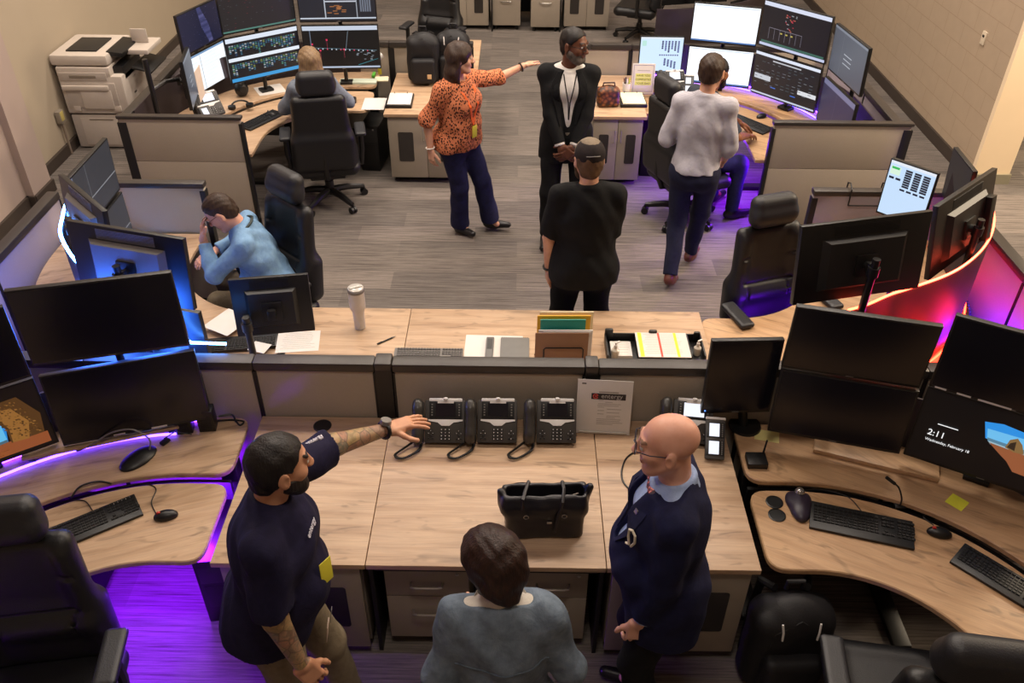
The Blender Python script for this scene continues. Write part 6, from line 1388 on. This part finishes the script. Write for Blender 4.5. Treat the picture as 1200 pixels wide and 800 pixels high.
a_, e_ = p.arms[-1][:2]; mid = a_+(e_-a_)*.62; d = Vector(unit(e_-a_)); nz = Vector((0, 0, 1)); nz = (nz-d*nz.dot(d)).normalized()
hit = p.bvh.ray_cast(Vector(mid)+nz*.3, -nz); o = Vector(hit[0]) if hit[0] else Vector(mid)+nz*.09
text('sleeve_lettering', 'entergy', .030, M_TXT, p.root, frame(o+nz*.002, d, nz), 'CENTER', .004)
ribbon(p, 'key_reel', [p.TT(.02, .22, .93), p.TT(.02, .22, .86)], .02, M_GRAYP); plate(p, 'id_card', p.TT(.02, .21, .80), .055, .09, plain('id_card_face', 'b9a090', .5))
# ------------------------------------------------------------------ 9 woman in denim
def denim_hair(p):
    s, H, Rh = p.s, p.H, p.Rh; S = SDF(.005); head_shell(S, p, .026)
    S.ell(H(0, -.045, -.02), np.array([.074, .07, .10])*s, Rh, .03); S.cap(H(-.04, -.07, -.05), H(-.01, -.075, -.105), .05*s, .034*s, k=.03); S.cap(H(.04, -.07, -.05), H(.01, -.075, -.105), .05*s, .034*s, k=.03); S.ell(H(.02, -.06, .02), np.array([.08, .075, .085])*s, Rh, .03)
    for sd in (1, -1): S.cap(H(sd*.07, .0, .03), H(sd*.068, -.02, -.07), .022*s, .018*s, k=.025)
    S.ell(H(0, .10, -.03), np.array([.058, .07, .095])*s, Rh, .012, 's'); S.folds(.0025, 85, 2); V, F = S.mesh(); arr_obj('hair', V, F, H_AUB, p.root)
p = person('person', 'woman in light denim jacket with dark hair, back to the camera', (-.035, 1.74), R(4), 1.64, SK_FAIR, g=1.06, fem=1, lean=.12, hands={1: (.14, 1.98, 1.0), -1: (-.21, 1.96, 1.0)}, pole={1: (.35, -.8, -.5), -1: (-.35, -.8, -.5)}, head=(.55, -.34, .0), h=.0052, hair=denim_hair,
    garments=(dict(name='trousers', mat=C_JEAN, kind='trousers', off=.014), dict(name='knit_top', mat=C_CREAMW, kind='top', off=.012, sleeve=1.5, hem=.935, collar=.022, fold=.002), dict(name='denim_jacket', mat=C_DENIM, kind='top', off=.030, sleeve=1.85, hem=.935, cuff=.018, vcut=.05, vz=1.3, collar=.016, fold=.007, h=.006)))
shoes(p, S_BRN); glasses(p, M_BLK)
MB().tube([tuple(p.nb+p.Rt@np.array([.086*math.sin(a), .012-.084*math.cos(a), .012])) for a in [R(-120+8*i) for i in range(31)]], .006, 6).build('bead_edge', cloth('beaded_edge', '8f8a80', 'b5afa4', 200), p.root)
st = []
for i in range(25):
    x = -.17+.34*i/24; o = p.TT(x, -.5, 1.26-.012*abs(x)*4); hit = p.bvh.ray_cast(Vector(o), Vector(p.Rt[:, 1])); 
    if hit[0]: st.append(Vector(hit[0])-Vector(p.Rt[:, 1])*.001)
MB().tube(st, .0035, 6).build('yoke_seam', cloth('denim_seam', '4a5662', '58646f'), p.root)
# ------------------------------------------------------------------ 10 bald man
p = person('person', 'bald man in navy blazer with glasses and bow tie, facing left', (.60, 2.23), R(84), 1.81, SK_PINK, g=1.14, belly=.5, lean=.04, hands={-1: (.485, 2.06, .80), 1: (.60, 2.42, .80)}, pole={-1: (-.35, -1, 0), 1: (.35, -1, 0)}, head=(-.02, -.10, 0), h=.0045, brow=plain('light_brow', '7a5a48', .7),
    hand_kw={-1: dict(curl=.55, fdir=(-.1, 0, -1), thumb=0.), 1: dict(curl=.5, thumb=0.)}, garments=(dict(name='dark_trousers', mat=C_BLK, kind='trousers', off=.012), dict(name='blue_shirt', mat=cloth('pale_blue_shirt', '8a9cc0', '9aacd0'), kind='top', off=.006, sleeve=1.9, hem=.95, collar=.014, fold=.002), dict(name='navy_blazer', mat=C_SUIT, kind='top', off=.026, sleeve=1.86, hem=.74, cuff=.018, vcut=.075, vz=1.16, open_=.012, fold=.004, h=.006)))
lapels(p, C_SUIT, [(.072, .085, 1.46), (.078, .13, 1.38), (.066, .135, 1.33), (.05, .09, 1.25), (.03, .045, 1.17)])
shoes(p, S_BLK); glasses(p, plain('dark_blue_frame', '1a2436', .35))
def tie_m():
    t = NT('red_patterned_tie'); vo = t.n('TexVoronoi'); vo.inputs['Scale'].default_value = 90; t.l(t.coord(), vo.inputs['Vector']); t.base(t.ramp(vo.outputs['Distance'], [(.2, 'd8a090'), (.35, 'a82e2a'), (.6, '3a2c3a')])); t.p(Roughness=.6); return t.m
S = SDF(.004); c = p.nb+p.Rt@np.array([0, .088, -.035]); S.rbox(c, (.016, .014, .016), .01, p.Rt)
for sd in (1, -1): S.cap(c, c+p.Rt@np.array([sd*.055, -.006, .004]), .012, .026, k=.01)
S.cap(c, c+p.Rt@np.array([0, .02, -.10]), .014, .022, k=.01); V, F = S.mesh(); arr_obj('tie', V, F, tie_m(), p.root)
RB = plain('cream_ribbon', 'd6cbb4', .6); o, n = around(p, -46, 1.30, .006); o = Vector(o); n = Vector(n); Z = Vector((0, 0, 1)); Z = (Z-n*Z.dot(n)).normalized(); X = Z.cross(n)
MB().tube([o+X*.0+Z*-.045, o+X*.020+Z*-.005, o+X*.018+Z*.03, o+Z*.042, o-X*.018+Z*.03, o-X*.020+Z*-.005, o-X*.012+Z*-.045, o-X*.03+Z*-.055], .005, 6).build('ribbon_pin', RB, p.root)
o, n = around(p, -35, 1.38, .004); plate(p, 'lapel_pin', o, .018, .018, M_STEEL, nrm=n)
# ------------------------------------------------------------------ camera and light
cam = bpy.data.cameras.new('camera'); cam.sensor_width = 36; cam.lens = 36*1018.3/1200; cam.clip_start = .05
co = bpy.data.objects.new('camera', cam); COL.objects.link(co)
pi_, ro, ya = .642880, .00924698, -.00536129
Fw = Vector((math.sin(ya)*math.cos(pi_), math.cos(ya)*math.cos(pi_), -math.sin(pi_))); r0 = Vector((math.cos(ya), -math.sin(ya), 0)); u0 = r0.cross(Fw)
r2 = r0*math.cos(ro)+u0*math.sin(ro); u2 = -r0*math.sin(ro)+u0*math.cos(ro)
Mx = Matrix((r2, u2, -Fw)).transposed().to_4x4(); Mx.translation = Vector((0, 0, 3.8)); co.matrix_world = Mx
SC.camera = co
def lamp(name, kind, loc, col, e, size=None, aim=None, size_y=None):
    l = bpy.data.lights.new(name, kind); l.energy = e; l.color = lin(col)[:3]
    if kind == 'AREA':
        l.size = size; 
        if size_y: l.shape = 'RECTANGLE'; l.size_y = size_y
    elif size: l.shadow_soft_size = size
    o = bpy.data.objects.new(name, l); COL.objects.link(o); o.location = loc
    if aim is not None: o.rotation_euler = (Vector(aim)-Vector(loc)).to_track_quat('-Z', 'Y').to_euler()
    return o
WARM = 'fff0e0'
for x in (-2.6, 0, 2.6):
    for y, e in ((5.2, 105), (8.2, 130), (11.4, 85)): lamp('ceiling_lamp', 'AREA', (x, y, 5.9), WARM, e, 1.2, (x, y, 0), .6)
lamp('ceiling_lamp', 'AREA', (0, 1.0, 5.9), WARM, 66, 1.2, (0, 3.1, .7), .6)  # added front light, tilted to brighten the near divider
lamp('side_fill', 'AREA', (6.4, 6.2, 4.5), 'ffe8c8', 420, 1.2, (4.6, 7.7, 1.6))  # added light aimed at the wall end to brighten it
PU = '7416ff'
for x, y, e in ((-1.55, 2.78, 75), (-2.35, 2.45, 75), (1.95, 7.5, 45), (2.2, 7.0, 45), (1.55, 7.9, 16), (1.75, 4.4, 16), (2.2, 4.75, 16)): lamp('under_desk_lamp', 'POINT', (x, y, .56), PU, e, .06)
for x, y, z, e, c in ((-1.78, 3.60, 1.05, 12, '2f6cff'), (-2.12, 3.70, 1.08, 14, '2f6cff'), (-2.5, 4.08, 1.0, 12, '2f6cff'), (-2.9, 3.9, .62, 14, '7a5cff'), (2.70, 4.06, .86, 10, 'ff1c14'), (2.45, 3.84, .86, 7, 'ff1c14'), (2.97, 4.4, .45, 24, '4a18ff'), (1.75, 8.52, .88, 5, '5a20ff'), (-1.85, 3.54, 1.22, 22, '2f6cff'), (-2.2, 3.60, 1.26, 22, '2f6cff')): lamp('added_glow', 'POINT', (x, y, z), c, e, .12)  # added points that strengthen the strip glow on monitor backs and panels
w = bpy.data.worlds.new('room_air'); SC.world = w; w.use_nodes = True; w.node_tree.nodes['Background'].inputs[0].default_value = lin('d8c8b4'); w.node_tree.nodes['Background'].inputs[1].default_value = .025
vs = SC.view_settings; vs.view_transform = 'Standard'; vs.look = 'None'; vs.gamma = 1; vs.exposure = 0; vs.use_curve_mapping = False
